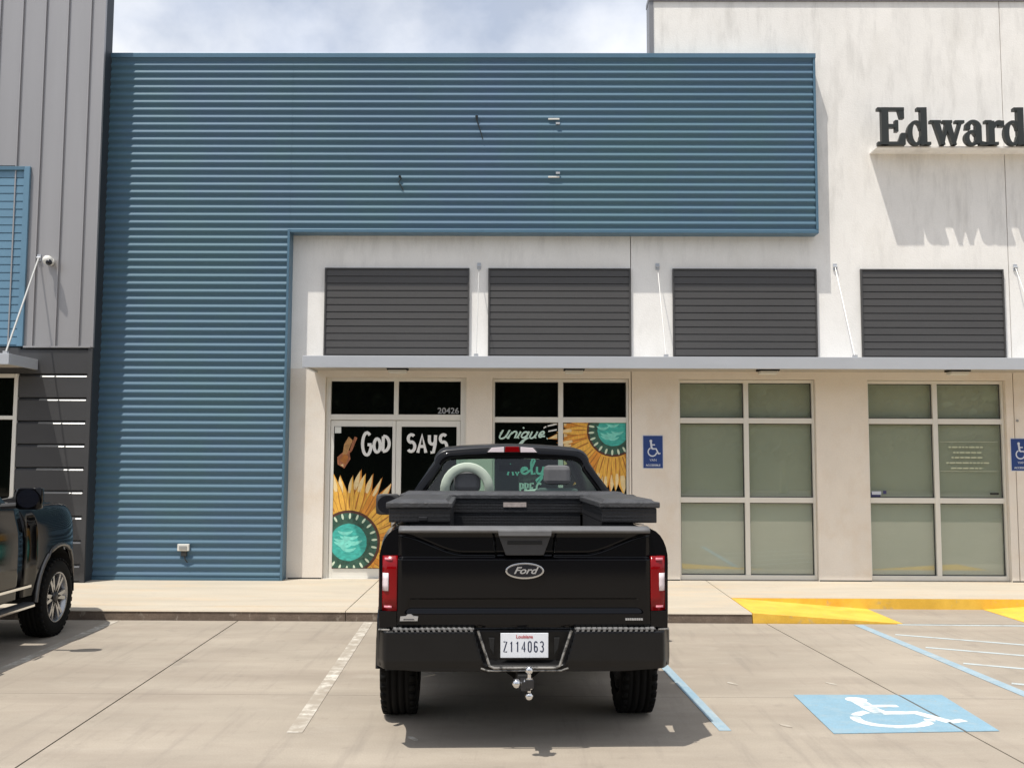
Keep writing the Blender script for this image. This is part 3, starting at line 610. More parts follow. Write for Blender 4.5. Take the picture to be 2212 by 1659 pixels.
# raised serif letters
es = tag(empty('name_sign', (5.34, YW-.30, 6.65)), 'dark raised serif letters reading Edward on a pale wall ledge', 'sign')
MB().box(.0, 4.6, -.02, .299, -.028, -.004).build('ledge', 'stucco', es)
def serif(ch):
    """polygons in cap-height units: (list of polys, advance)"""
    T = lambda *p: list(p)
    def ring(cx, cz, rx, rz, tx, tz, a0, a1): return arc(cx, cz, rx, rz, a0, a1, 20)+arc(cx, cz, rx-tx, rz-tz, a1, a0, 20)
    if ch == 'E': return [[(.10, .0), (.26, .0), (.26, 1), (.10, 1)], [(.0, 0), (.70, 0), (.70, .055), (.0, .055)], [(0, .945), (.68, .945), (.68, 1), (0, 1)], [(.26, .47), (.50, .47), (.50, .54), (.26, .54)], [(.46, .36), (.52, .36), (.52, .65), (.46, .65)], [(.60, .72), (.68, .72), (.68, .96), (.54, .96)], [(.62, .30), (.72, .30), (.70, .02), (.52, .02)]], .76
    if ch == 'd': return [[(.36, .0), (.50, .0), (.50, 1), (.36, 1)], [(.27, .94), (.40, .94), (.40, 1), (.27, 1)], [(.46, 0), (.60, 0), (.60, .05), (.46, .05)], ring(.23, .315, .23, .33, .115, .05, 20, 340)], .60
    if ch == 'w': return [[(.08, .62), (.22, .62), (.36, .0), (.27, .0)], [(.27, 0), (.33, 0), (.48, .62), (.42, .62)], [(.38, .62), (.52, .62), (.66, 0), (.57, 0)], [(.57, 0), (.63, 0), (.82, .62), (.76, .62)], [(0, .60), (.26, .60), (.26, .65), (0, .65)], [(.33, .60), (.56, .60), (.56, .65), (.33, .65)], [(.66, .60), (.88, .60), (.88, .65), (.66, .65)]], .88
    if ch == 'a': return [[(.30, .04), (.43, .04), (.43, .50), (.30, .50)], [(.40, 0), (.54, .0), (.54, .05), (.40, .08)], ring(.23, .46, .20, .20, .115, .05, 0, 150), ring(.20, .18, .20, .20, .11, .05, 30, 330), [(.03, .42), (.14, .42), (.14, .54), (.05, .54)]], .54
    if ch == 'r': return [[(.08, 0), (.22, 0), (.22, .63), (.08, .63)], [(0, 0), (.32, 0), (.32, .05), (0, .05)], [(0, .60), (.15, .60), (.15, .65), (0, .65)], ring(.36, .47, .16, .18, .06, .09, 60, 180), [(.36, .50), (.48, .50), (.48, .64), (.36, .64)]], .48
def fat(p, d):
    n = len(p); ar = sum(p[i-1][0]*p[i][1]-p[i][0]*p[i-1][1] for i in range(n)); sg = 1 if ar > 0 else -1; o = []
    for i in range(n):
        a, b_, c = Vector(p[i-1]), Vector(p[i]), Vector(p[(i+1) % n]); e1 = (b_-a); e2 = (c-b_)
        if e1.length < 1e-6 or e2.length < 1e-6: o.append(tuple(b_)); continue
        n1 = Vector((e1.y, -e1.x)).normalized()*sg; n2 = Vector((e2.y, -e2.x)).normalized()*sg; m_ = (n1+n2)
        m_ = m_.normalized() if m_.length > 1e-3 else n1
        o.append(tuple(b_+m_*d/max(.5, m_.dot(n1))))
    return o
x = .0; CH = .555
for ch in 'Edwards':
    if ch == 's': break
    polys, adv = serif(ch); b = MB()
    for i, p in enumerate(polys): b.prism([(a*CH*.97, c*CH) for a, c in fat(p, .013)], -.105+i*.0015, -.021-i*.0007)
    o = b.build('letter', 'letter', es); o.location = (x, 0, 0); o.scale = (1.05, 1, 1); x += (adv+.012)*CH*.97*1.05

# neighbour building at the left
nb = tag(empty('grey_building'), 'grey standing-seam metal building with dark lap siding below, at the left edge', 'building')
MB().box(-12, -6.262, YL+.03, YL+7, .12, 7.8).box(-12, -6.262, YL+.03, YL+.33, 7.801, 9.9).build('wall', 'return', nb)
se = [-11.58, -11.24, -10.9, -10.56, -10.22, -9.87, -9.53, -9.19, -8.85, -8.50, -8.16, -7.823, -7.481, -7.135, -6.797, -6.455, -6.235]
for a, c in zip(se[:-1], se[1:]):
    z0 = 3.565
    if c <= -7.25: z0 = 6.26
    m_ = MB().box(a+.0015, c-.0015, YL, YL+.028, z0, 9.85)
    m_.build('seam_panel', 'seam', nb)
    if a > -11.9: MB().prism([(a-.009, YL-.028), (a+.009, YL-.028), (a+.006, YL-.0005), (a-.006, YL-.0005)], z0, 9.85, 'z').build('standing_seam', 'seam', nb)
MB().box(-7.26, -7.136, YL+.001, YL+.0275, 3.565, 6.255).build('seam_panel', 'seam', nb)
MB().box(-6.262, -6.232, YL-.030, YL+.02, 3.545, 9.9).build('corner_trim', 'seam', nb, bevel=.003)
MB().box(-7.25, -6.263, YL-.040, YL-.001, 3.54, 3.564).build('drip_flashing', 'seam', nb)
# light blue louvred window panel
lb = MB().box(-12, -7.262, YL-.002, YL+.028, 3.56, 6.235).build('louvre_panel', 'blue_trim', nb)
src = None
for k in range(22):
    if src is None: src = MB().prism([(-.003, .002), (-.016, .008), (-.010, .116), (-.003, .116)], 0, 4.65, 'x').build('slat', 'lightblue', lb); src.location = (-12, YL, 3.58)
    else: share(src, lb, (-12, YL, 3.58+k*.1185))
MB().box(-7.345, -7.262, YL-.045, YL-.0025, 3.56, 6.235).build('frame_edge', 'lightblue', lb, bevel=.003); MB().box(-12, -7.3455, YL-.045, YL-.0025, 6.18, 6.235).build('frame_edge', 'blue_trim', lb, bevel=.003)
# dark lap siding
zc = [.17, .41, .75, 1.098, 1.463, 1.797, 2.134, 2.468, 2.806, 3.152, 3.538]
for z0, z1 in zip(zc[:-1], zc[1:]):
    MB().prism([(YL+.028, z0+.0), (YL-.018, z0+.012), (YL-.018, z1-.040), (YL+.004, z1-.012), (YL+.028, z1-.012)], -7.30, -6.30, 'x').build('siding_board', 'darksiding', nb)
    if z1 < 3.5: MB().prism([(YL-.0175, z1-.0385), (YL-.0190, z1-.0385), (YL+.004, z1-.0095), (YL+.005, z1-.0115)], -6.995, -6.315, 'x').build('sunlit_lip_strip', 'sunlit_lip', nb)  # sun catching each board's lip, put in as a pale strip
MB().box(-6.299, -6.235, YL-.026, YL+.02, .15, 3.538).build('corner_board', 'darksiding', nb, bevel=.003)
MB().box(-12, -7.3005, YL-.01, YL+.029, 3.16, 3.538).build('siding_board', 'darksiding', nb)
lw = MB().box(-12, -7.305, YL+.0295, YL+.04, .17, 3.155).build('window', 'dark', nb)
for a in (-7.36, -8.95, -10.5): frame_bar(lw, a, a+.055, .17, 3.155, YL-.03, YL+.028, 'jamb')
for a, c in ((-8.894, -7.3605), (-10.444, -8.951)):
    frame_bar(lw, a, c, 3.10, 3.155, YL-.03, YL+.028, 'head'); frame_bar(lw, a, c, 2.49, 2.545, YL-.03, YL+.028, 'rail'); frame_bar(lw, a, c, .17, .25, YL-.03, YL+.028, 'sill')
    MB().box(a, c, YL+.005, YL+.015, 2.5455, 3.0995).build('pane', 'black_glass', lw); MB().box(a, c, YL+.005, YL+.015, .2505, 2.4895).build('pane', 'black_glass', lw)

# small fittings
e = tag(empty('security_camera', (-6.91, YL, 4.79)), 'white wall-mounted dome camera beside the canopy tie rod', 'camera')
MB().lathe([(0, .055), (-.04, .06), (-.05, .04), (-.05, 0)], (0, 0, .02), 'y', 20).build('mount', 'white_plastic', e, smooth=True)
MB().tube([(0, -.04, .02), (.01, -.10, .03)], .035, 10).build('arm', 'white_plastic', e, smooth=True)
MB().sphere((.015, -.14, .02), .072, 18, (1, 1, .95)).build('housing', 'white_plastic', e, smooth=True)
MB().sphere((.050, -.172, -.018), .045, 16).build('dome', 'emblem', e, smooth=True)
e = tag(empty('outdoor_outlet', (-4.92, YB-.036, .59)), 'small white outlet box low on the blue corrugated wall', 'outlet')
MB().box(-.085, .085, -.05, 0, 0, .10).build('box', 'white_plastic', e, bevel=.006); MB().box(-.055, .055, -.062, -.0505, .022, .075).build('cover', 'grey_plastic', e, bevel=.004)
MB().box(-.03, .05, -.045, 0, -.075, -.001).build('plug', 'gasket', e, bevel=.005); 
MB().tube([(.02, -.03, -.07), (.03, -.035, -.12), (.06, -.012, -.17)], .008, 6).build('cord', 'gasket', e, smooth=True)
for (x, z, lb2) in ((.50, 7.07, 'upper white bracket left on the blue corrugated wall by a removed sign'), (.50, 6.175, 'lower white bracket left on the blue corrugated wall by a removed sign')):
    e = tag(empty('sign_bracket', (x, YB-.037, z)), lb2, 'bracket', 'left-over sign brackets')
    MB().box(-.085, .085, -.014, 0, 0, .024).build('plate', 'white_plastic', e, bevel=.003); MB().box(.03, .09, -.028, 0, -.075 if z > 7 else .055, -.045 if z > 7 else .085).build('clip', 'badge', e)
for pts, lb2 in (([(-.67, 7.13), (-.665, 7.06), (-.63, 6.95), (-.60, 6.86), (-.575, 6.77)], 'thin dark cable end hanging high on the blue wall'), ([(-1.83, 6.20), (-1.80, 6.16), (-1.84, 6.10), (-1.80, 6.04), (-1.765, 5.97)], 'short dark curled cable end below and left of the other, on the blue wall')):
    o = MB().tube([(a, YB-.048, c) for a, c in pts], .010, 6, rs=[.022, .009, .007, .007, .007]).build('cable_end', 'letter', None, smooth=True); tag(o, lb2, 'cable', 'loose cable ends')

# trees across the lot, seen only in the glass and paint
b = MB(); rr = random.Random(3)
for i in range(15):
    cx = -42+i*6+rr.uniform(-1, 1); cy = -42+rr.uniform(-3, 3); h = rr.uniform(8, 12)
    b.tube([(cx, cy, -.2), (cx+.2, cy, h*.6)], .3, 7)
    for k in range(420):
        a = rr.uniform(0, 6.28); el = rr.uniform(-.9, 1.4); r_ = 4.2*rr.uniform(.55, 1)**.5
        p = Vector((cx+r_*math.cos(a)*math.cos(el), cy+r_*math.sin(a)*math.cos(el)*.7, h*.62+r_*math.sin(el)*1.05)); s = rr.uniform(.25, .6)
        u = Vector((rr.gauss(0, 1), rr.gauss(0, 1), rr.gauss(0, 1))).normalized(); v = u.orthogonal().normalized()
        b.add([p+u*s, p+v*s, p-u*s, p-v*s], [(0, 1, 2, 3)])
for x in range(-60, 61, 3):
    z = 12+1.5*math.sin(x*.7); b.box(x-1.6, x+1.6, -50-.01*x, -49, -.2, z+2)
o = b.build('far_woodland', 'foliage'); tag(o, 'dark band of trees across the parking lot, seen in the window reflections', 'woodland', kind='stuff')

# ================================================================== VEHICLES
def sm(a, b, x):
    t = max(0, min(1, (x-a)/(b-a))); return t*t*(3-2*t)
def pickup(loc, rz, label, o):
    """local axes: +y forward, origin on the ground under the middle of the rear bumper's back face"""
    t = tag(empty('pickup_truck', loc, rz), label, 'pickup truck', None)
    A1y, A2y, WR = o['rear'], o['front'], o['wr']       # axle positions, wheel radius
    HB, HH = 1.455, o['hood']                           # bed rail height, hood height
    ZB = .50
    AR = WR+o['gap']
    body = 'car'
    def arch(y, base):
        z = base
        for ay in (A1y, A2y):
            d = abs(y-ay)
            if d < AR: z = max(z, WR+math.sqrt(max(0, AR*AR-d*d))*1.0)
        return z
    def W(y):
        w = .985-.03*sm(1.0, 0, y)+.005
        if y > A2y+.1: w -= (y-A2y-.1)**2*o['nose']
        for ay in (A1y, A2y):
            w += .022*sm(AR+.16, AR, abs(y-ay))
        return w
    def bed_sec(y):
        zs = arch(y, ZB+.04); w_ = W(y); P_ = []
        P_.append((w_-.03, zs))
        for z in lin(zs+.012, 1.22, 9): P_.append((w_-.012*sm(.9, .55, z)-.004*math.sin((z-.5)*4), z))
        for a in lin(0, 90, 8)[1:]:
            P_.append((w_-.165+.165*math.cos(math.radians(a))**.8, 1.22+.225*math.sin(math.radians(a))**1.0))
        P_ += [(w_-.195, HB), (w_-.205, HB-.04)]
        return P_
    ysb = sorted(set(lin(.10, 2.18, 26) + [A1y-AR-.001, A1y+AR+.001, A1y-AR+.02, A1y+AR-.02]))
    ysb = [y for y in ysb if y <= 2.18]
    for s in (-1, 1):
        b = MB(); secs = [bed_sec(y) for y in ysb]; k = len(secs[0])
        b.add([(s*x, y, z) for y, sec in zip(ysb, secs) for x, z in sec], [(i*k+j, (i+1)*k+j, (i+1)*k+j+1, i*k+j+1) for i in range(len(ysb)-1) for j in range(k-1)])
        b.build('bed_side', body, t, smooth=True, ang=40, solid=.03)
        # closed rear face of the bed corner (behind the tail lamp)
        sec = bed_sec(.10); MB().prism([(s*x, z) for x, z in sec]+[(s*.80, HB-.04), (s*.80, .60)], .085, .10).build('bed_corner', body, t)
        # arch lip
        for ay in (A1y, A2y):
            pts = [(s*(W(ay+math.cos(math.radians(a))*AR)+.002), ay+math.cos(math.radians(a))*AR, WR+math.sin(math.radians(a))*AR) for a in lin(2, 178, 20)]
            MB().tube(pts, .022, 8).build('arch_lip', 'arch_grey' if o['chrome'] and ay == A2y else body, t, smooth=True)
            MB().lathe([(0, AR-.02), (-s*.36, AR-.02)], (s*.96, ay, WR), 'x', 20, 0, math.pi).build('wheel_well', 'under', t)
    MB().box(-.80, .80, .2, 2.18, .82, .86).build('bed_floor', 'under', t); MB().box(-.80, .80, 2.14, 2.18, .86, HB-.02).build('bed_front', 'car', t)
    # fenders, doors: one side skin from the cab back to the nose, cut in pieces
    HF = HH-.045
    def side_sec(y):
        zs = arch(y, ZB); w_ = W(y); belt = 1.32 if y < o['cowl'] else None
        P_ = [(w_-.03, zs)]
        top = 1.26
        for z in lin(zs+.012, top-.10, 9): P_.append((w_-.015*sm(.85, .5, z)-.010*sm(1.0, 1.2, z), z))
        if y <= o['cowl']:
            for z in lin(top-.06, 1.40, 5): P_.append((w_-.012-.05*sm(1.15, 1.42, z), z))
            P_ += [(w_-.075, 1.42), (w_-.09, 1.425), (w_-.11, 1.43)]
        else:
            f = sm(o['cowl'], o['cowl']+.3, y)
            hf = HF-.02*sm(o['cowl'], o['len'], y)-.05*sm(o['len']-.4, o['len'], y)
            for a in lin(0, 90, 8)[1:]: P_.append((w_-.012-.20+.20*math.cos(math.radians(a))**.75, top-.10+(hf-top+.10)*math.sin(math.radians(a))**1.1))
            P_.append((w_-.26, hf+.005))
        return P_
    def skin(name, y0, y1, n=10, m=body):
        ys_ = sorted([y for y in set(lin(y0, y1, n)+[A2y-AR-.001, A2y+AR+.001, A2y-AR+.02, A2y+AR-.02]+[A2y+AR*math.cos(math.radians(q)) for q in range(15, 170, 11)]) if y0 <= y <= y1])
        for s in (-1, 1):
            secs = [side_sec(y) for y in ys_]; k = len(secs[0])
            b = MB().add([(s*x, y, z) for y, sec in zip(ys_, secs) for x, z in sec], [(i*k+j, (i+1)*k+j, (i+1)*k+j+1, i*k+j+1) for i in range(len(ys_)-1) for j in range(k-1)])
            q = b.build(name, m, t, smooth=True, ang=40, solid=.02)
            if 'door' in name:
                yh = y0+.14; MB().tube([(s*(W(yh)-.01), yh, 1.16), (s*(W(yh)+.035), yh+.02, 1.165), (s*(W(yh)+.035), yh+.2, 1.165), (s*(W(yh)-.01), yh+.22, 1.16)], .016, 8).build('door_handle', 'chrome' if o['chrome'] else 'plastic', q, smooth=True)
    c0, cw, LN = 2.20, o['cowl'], o['len']
    md = o['split']
    skin('rear_door', c0, md-.004, 8); skin('front_door', md+.004, cw-.006, 10); skin('front_fender', cw+.002, LN-.06, 22)
    # hood
    def hood(u, v):
        y = cw+.003+(LN-.10-cw)*v; w_ = W(y)-.265; x = u*w_
        hf = HF-.02*sm(cw, LN, y)-.05*sm(LN-.4, LN, y)
        return (x, y, hf+.008+(HH-HF)*(1-abs(u)**2.5)+.018*sm(.75, .6, abs(u))*(1 if abs(u) < .9 else 0)-.06*sm(.9, 1, v))
    MB().grid(hood, lin(-1, 1, 25), lin(0, 1, 14)).build('hood', body, t, smooth=True, ang=50, solid=.02)
    # front end
    wf = W(LN-.06)-.02
    MB().prism([(-wf, .55), (wf, .55), (wf, 1.22), (wf-.12, HF-.10), (-wf+.12, HF-.10), (-wf, 1.22)], LN-.14, LN-.06).build('front_panel', body, t, bevel=.01)
    MB().box(-wf*.66, wf*.66, LN-.059, LN-.02, .78, HF-.16).build('grille', 'plastic', t, bevel=.01)
    for k in range(4): MB().box(-wf*.62, wf*.62, LN-.019, LN-.004, .84+k*.12, .87+k*.12).build('grille_bar', 'chrome', t)
    for s in (-1, 1): MB().box(min(s*wf*.68, s*wf*.97), max(s*wf*.68, s*wf*.97), LN-.059, LN-.02, .92, 1.20).build('headlight', 'lens', t, bevel=.01)
    MB().box(-wf-.01, wf+.01, LN-.05, LN+.03, .50, .74).build('front_bumper', 'chrome' if o['chrome'] else 'bumper', t, bevel=.03)
    # cab: rounded trapezoid outlines lofted along y
    RH = o['roof']
    def outline(hb, ht, z0, z1, r, n=8, crown=.03):
        P_ = [(-hb, z0), (-hb+(hb-ht)*.27, z0+(z1-r-z0)*.45), (-ht-.02, z1-r)]
        P_ += [(-ht+r*.9-(r*.9+.02)*math.cos(math.radians(a)), z1-r+r*math.sin(math.radians(a))) for a in lin(0, 90, n)[1:]]
        P_ += [(x, z1+crown*(1-(x/(ht-r*.9))**2)) for x in lin(-ht+r*.9, ht-r*.9, 9)[1:-1]]
        Q = [(-x, z) for x, z in P_[:3+n-1]][::-1]
        return P_+Q
    def loft(st, name, m, **k):
        k_ = len(st[0]); b = MB()
        b.add([p for s in st for p in s], [(i*k_+j, (i+1)*k_+j, (i+1)*k_+j+1, i*k_+j+1) for i in range(len(st)-1) for j in range(k_-1)])
        return b.build(name, m, t, **k)
    Z0 = 1.415
    def st(y0, ytop, hb, ht, z1, r=.12, crown=.03):
        return [(x, y0+(ytop-y0)*(z-Z0)/(z1-Z0), z) for x, z in outline(hb, ht, Z0, z1, r, crown=crown)]
    yr = c0+.03
    wy = cw-.10
    stations = [st(yr, yr+.12, .955, .67, RH-.05), st(yr+.06, yr+.22, .93, .68, RH-.022), st(yr+.6, yr+.7, .91, .685, RH), st(yr+1.1, yr+1.1, .89, .675, RH), st(wy, wy-.62, .88, .66, RH-.035)]
    loft(stations, 'cab', 'car_top', smooth=True, ang=50, solid=.02)
    def ringpanel(name, outer, inner, y_of, m):
        n = len(outer); b = MB()
        b.add([(x, y_of(z), z) for x, z in outer]+[(x, y_of(z), z) for x, z in inner], [(i, i+1, n+i+1, n+i) for i in range(n-1)]+[(n-1, 0, n, 2*n-1)])
        return b.build(name, m, t, smooth=True, ang=30, solid=.02)
    zt = RH-.05
    yof = lambda z: yr-.004+.12*(z-Z0)/(zt-Z0)
    ou = outline(.955, .67, Z0, zt, .12); inn = outline(.80, .605, 1.50, zt-.080, .09, crown=.012)
    ringpanel('rear_panel', ou, inn, yof, 'car')
    gl = MB().add([(x, yof(z)-.004, z) for x, z in inn], [tuple(range(len(inn)))]).build('rear_window', 'car_glass', t)
    wof = lambda z: wy+.004-.62*(z-Z0)/(RH-.035-Z0)
    ou = outline(.88, .66, Z0, RH-.035, .12); inn2 = outline(.80, .60, 1.47, RH-.10, .09, crown=.02)
    ringpanel('windshield_frame', ou, inn2, wof, 'car')
    MB().add([(x, wof(z)+.004, z) for x, z in inn2], [tuple(range(len(inn2)))]).build('windshield', 'car_glass', t)
    # side windows with dark glass
    def sx(z): return .889-(.889-.695)*((z-Z0)/(RH-.12-Z0))*1.0+.004
    for s in (-1, 1):
        for (ya, yb, yc, yd) in ((yr+.14, md-.05, md-.05, yr+.24), (md+.05, wy-.10, wy-.62, md+.05)):
            b = MB()
            b.grid(lambda u, v: (s*(sx(1.47+(RH-.20-1.47)*v)+.006*math.sin(v*3.14)+.016*1.0), (ya+(yb-ya)*u)*(1-v)+(yd+(yc-yd)*u)*v, 1.47+(RH-.20-1.47)*v), lin(0, 1, 5), lin(0, 1, 5))
            b.build('side_window', 'black_glass', t, smooth=True, solid=.006)
    # mirrors
    my = cw-.42; MZ = o['mz']
    for s in (-1, 1):
        mr = MB().sphere((s*(1.0+.22), my, MZ), .5, 18, (.25, .20, .30)).build('mirror', 'plastic' if not o['chrome'] else 'car', t, smooth=True)
        for v in mr.data.vertices:
            v.co.z = MZ+max(-.105, min(.105, (v.co.z-MZ)*1.2)); v.co.x = s*1.22+max(-.12, min(.12, (v.co.x-s*1.22)*1.15)); v.co.y = max(my-.045, v.co.y)
        MB().add([(s*1.22+x*.105, my-.047, MZ+z*.09) for x, z in arc(0, 0, 1, 1, 0, 340, 17)], [tuple(range(18))]).build('mirror_glass', 'emblem', mr)
        MB().tube([(s*.93, my+.05, 1.44), (s*1.08, my+.04, 1.45), (s*1.15, my+.03, 1.48)], .028, 8).build('mirror_arm', 'plastic', mr, smooth=True)
    # interior
    MB().box(-.84, .84, yr+.12, wy-.2, .80, .84).build('cabin_floor', 'under', t)
    MB().grid(lambda u, v: (u*.84, wy-.45+.42*v, 1.30+.08*math.sin(v*3)), lin(-1, 1, 9), lin(0, 1, 5)).build('dashboard', 'seat', t, smooth=True, solid=.05)
    MB().tube([(-.40+.19*math.cos(a), wy-.62-.06*math.sin(a), 1.34+.17*math.sin(a)) for a in lin(0, 6.0, 24)], .014, 8, closed=True).build('steering_wheel', 'plastic', t, smooth=True)
    for s, hh in ((-1, o['seat'][0]), (1, o['seat'][1])):
        e = MB().box(s*.40-.26, s*.40+.26, wy-1.55, wy-1.05, .95, 1.12).build('seat', 'seat', t, bevel=.04)
        MB().hull8([(s*.40-.26, wy-1.62, 1.05), (s*.40+.26, wy-1.62, 1.05), (s*.40+.26, wy-1.50, 1.05), (s*.40-.26, wy-1.50, 1.05)], [(s*.40-.20, wy-1.78, hh-.10), (s*.40+.20, wy-1.78, hh-.10), (s*.40+.20, wy-1.68, hh-.10), (s*.40-.20, wy-1.68, hh-.10)]).build('backrest', 'seat', e, bevel=.05)
        MB().box(s*.40-.12, s*.40+.12, wy-1.80, wy-1.70, hh-.075, hh+.10).build('headrest', 'seat', e, bevel=.04)
        if o['arch'] and s < 0:
            pts = [(s*.40-.195, wy-1.74, 1.30), (s*.40-.195, wy-1.80, 1.60)]+[(s*.40-.195*math.cos(math.radians(a)), wy-1.83, 1.64+.20*math.sin(math.radians(a))) for a in lin(8, 172, 14)]+[(s*.40+.195, wy-1.80, 1.60), (s*.40+.195, wy-1.74, 1.30)]
            MB().tube(pts, .042, 10, (1, .6, 1)).build('seat_trim', 'seat_pale', e, smooth=True)
            MB().box(s*.40-.20, s*.40+.20, wy-1.815, wy-1.80, 1.25, 1.62).build('seat_panel', 'cap_plastic', e, bevel=.006)
    MB().box(-.10, .12, wy-.75, wy-.72, RH-.24, RH-.17).build('rear_view_mirror', 'plastic', t, bevel=.01)
    # chassis
    for s in (-1, 1): MB().box(min(s*.42, s*.52), max(s*.42, s*.52), .25, LN-.4, .50, .64).build('chassis_rail', 'under', t)
    MB().tube([(-.8, A1y, WR), (-.1, A1y, WR), (.1, A1y, WR), (.8, A1y, WR)], .05, 10, rs=[.045, .05, .05, .045]).build('rear_axle', 'under', t, smooth=True)
    MB().sphere((0.04, A1y, WR), .17, 14).build('differential', 'under', t, smooth=True)
    MB().box(-.75, .75, .35, .6, .50, .66).build('spare_carrier', 'under', t); MB().box(-.7, .7, A1y+.4, A2y-.3, .42, .60).build('underbody', 'under', t)
    MB().tube([(.62, .55, .52), (.62, A1y+.9, .52)], .10, 12).build('muffler', 'under', t, smooth=True)
    # running boards
    for s in (-1, 1): 
        q = MB().box(min(s*.93, s*1.06), max(s*.93, s*1.06), c0+.1, A2y-AR-.12, .40, .455).build('running_board', 'plastic', t, bevel=.02)
        MB().box(min(s*1.062, s*1.072), max(s*1.062, s*1.072), c0+.15, A2y-AR-.16, .415, .435).build('trim_strip', 'chrome' if o['chrome'] else 'plastic', q)
        if o['chrome']: MB().box(min(s*.995, s*1.004), max(s*.995, s*1.004), c0+.05, A2y-AR-.1, .60, .625).build('side_moulding', 'chrome', t)
    # wheels
    def tyre(n=44):
        b = MB(); w2 = .132
        prof = [(-w2+.01, WR-.15), (-w2-.004, WR-.10), (-w2+.006, WR-.035), (-w2+.03, WR-.008), (-w2+.055, WR)]
        for g in (-.05, 0, .05): prof += [(g-.008, WR), (g-.007, WR-.010), (g+.007, WR-.010), (g+.008, WR)]
        prof += [(w2-.055, WR), (w2-.03, WR-.008), (w2-.006, WR-.035), (w2+.004, WR-.10), (w2-.01, WR-.15)]
        b.lathe(prof, (0, 0, 0), 'x', 56)
        for k in range(34):
            a = 2*math.pi*k/34
            for sd in (-1, 1):
                c = Vector((sd*.112, 0, 0)); d = Vector((0, math.cos(a), math.sin(a))); tn = Vector((0, -math.sin(a), math.cos(a)))
                q = [c+d*(WR-.02)+tn*.022+Vector((sd*.016, 0, 0)), c+d*(WR-.02)-tn*.022+Vector((sd*.016, 0, 0)), c+d*(WR-.02)-tn*.022-Vector((sd*.02, 0, 0)), c+d*(WR-.02)+tn*.022-Vector((sd*.02, 0, 0))]
                b.hull8(q, [p+d*.0195-Vector((sd*.008, 0, 0)) for p in q])
        return b
    RR = WR-.145
    tm = tyre().mesh('tyre', MT['rubber'], True); rimb = MB().lathe([(.10, RR), (.118, RR+.006), (.125, RR-.006), (.115, RR-.02), (.0, RR-.035), (-.12, RR-.02)], (0, 0, 0), 'x', 44).mesh('rim', MT['rim'], True)
    sp = MB(); ns = 6
    for k in range(ns):
        a = 2*math.pi*k/ns
        for da in (-.17, .17):
            d0 = Vector((.098, .05*math.cos(a), .05*math.sin(a))); d1 = Vector((.112, (RR-.01)*math.cos(a+da), (RR-.01)*math.sin(a+da)))
            n_ = Vector((0, -math.sin(a), math.cos(a)))
            sp.hull8([d0+n_*.025, d0-n_*.025, d0-n_*.025-Vector((.03, 0, 0)), d0+n_*.025-Vector((.03, 0, 0))], [d1+n_*.016, d1-n_*.016, d1-n_*.016-Vector((.03, 0, 0)), d1+n_*.016-Vector((.03, 0, 0))])
    spm = sp.mesh('spoke_set', MT['rim']); hubm = MB().lathe([(.115, 0), (.115, .045), (.10, .06), (.04, .06)], (0, 0, 0), 'x', 20).mesh('hub', MT['rimdark'], True)
    dsc = MB().lathe([(.03, 0), (.03, RR-.04)], (0, 0, 0), 'x', 30).mesh('brake_disc', MT['under'])
    for ay in (A1y, A2y):
        for s in (-1, 1):
            e = bpy.data.objects.new('wheel', tm); COL.objects.link(e); e.parent = t; e.location = (s*.878, ay, WR)
            for nm, me in (('rim', rimb), ('spokes', spm), ('hub', hubm), ('brake_disc', dsc)):
                q = bpy.data.objects.new(nm, me); COL.objects.link(q); q.parent = e; q.scale = (s, 1, 1)
    if not o['detail']:
        MB().box(-.83, .83, .085, .14, .74, HB-.01).build('tailgate', body, t, bevel=.01); MB().box(-.97, .97, 0, .12, .50, .72).build('rear_bumper', 'chrome', t, bevel=.02)
        return t
    # ---------------------------------------------------------------- detailed rear
    TW = .835
    def tg(x, z):
        y = .045
        ax = abs(x)
        y += .014*sm(1.236, 1.250, z)                       # upper band set back above the crease
        y -= .022*sm(1.385, 1.425, z)
        zl = 1.276+.125*sm(.40, .84, ax)                     # swept crease from the handle up to the corners
        y += .012*sm(zl+.010, zl-.002, z)*sm(1.238, 1.256, z)
        y += .009*math.exp(-((z-zl)/.007)**2)
        e = sm(.990, .978, z)*sm(.770, .735, ax-(.985-z)*.25)*sm(.885, .925, z)   # shallow lower recess
        y += .014*e
        y += .012*sm(.82, .79, z)
        # handle recess
        wq = .20-.12*(1.38-z)
        y += .016*sm(wq+.012, wq-.004, ax)*sm(1.245, 1.262, z)
        y += .012*sm(TW-.03, TW, ax)
        return y
    zs = lin(.795, 1.43, 230); xs_ = lin(-TW, TW, 240)
    tgm = MB().grid(lambda x, z: (x, tg(x, z), z), xs_, zs).build('tailgate', body, t, smooth=True, ang=60, solid=.04)
    MB().grid(lambda x, v: (x, .012+.12*v-.006*math.sin(v*3.14), 1.432+.022*math.sin(min(1, v*1.5)*1.57)), lin(-TW+.005, TW-.005, 40), lin(0, 1, 8)).build('tailgate_cap', 'cap_plastic', tgm, smooth=True, solid=.02)
    MB().prism([(-.178, 1.431), (.178, 1.431), (.172, 1.395), (-.172, 1.395)], .000, .035).build('handle_bezel', 'cap_plastic', tgm, bevel=.004)
    MB().prism([(-.172, 1.394), (.172, 1.394), (.125, 1.268), (-.125, 1.268)], .034, .046).build('handle_panel', 'plastic', tgm, bevel=.004)
    MB().box(-.115, .115, .030, .0345, 1.338, 1.362).build('tailgate_handle', 'under', tgm, bevel=.002)
    # oval emblem
    def oval(rx, rz, y0, y1, m, nm, z=1.167, par=None): return MB().prism([(rx*math.cos(a), z+rz*math.sin(a)) for a in lin(0, 2*math.pi*39/40, 40)], y0, y1).build(nm, m, par, bevel=.003)
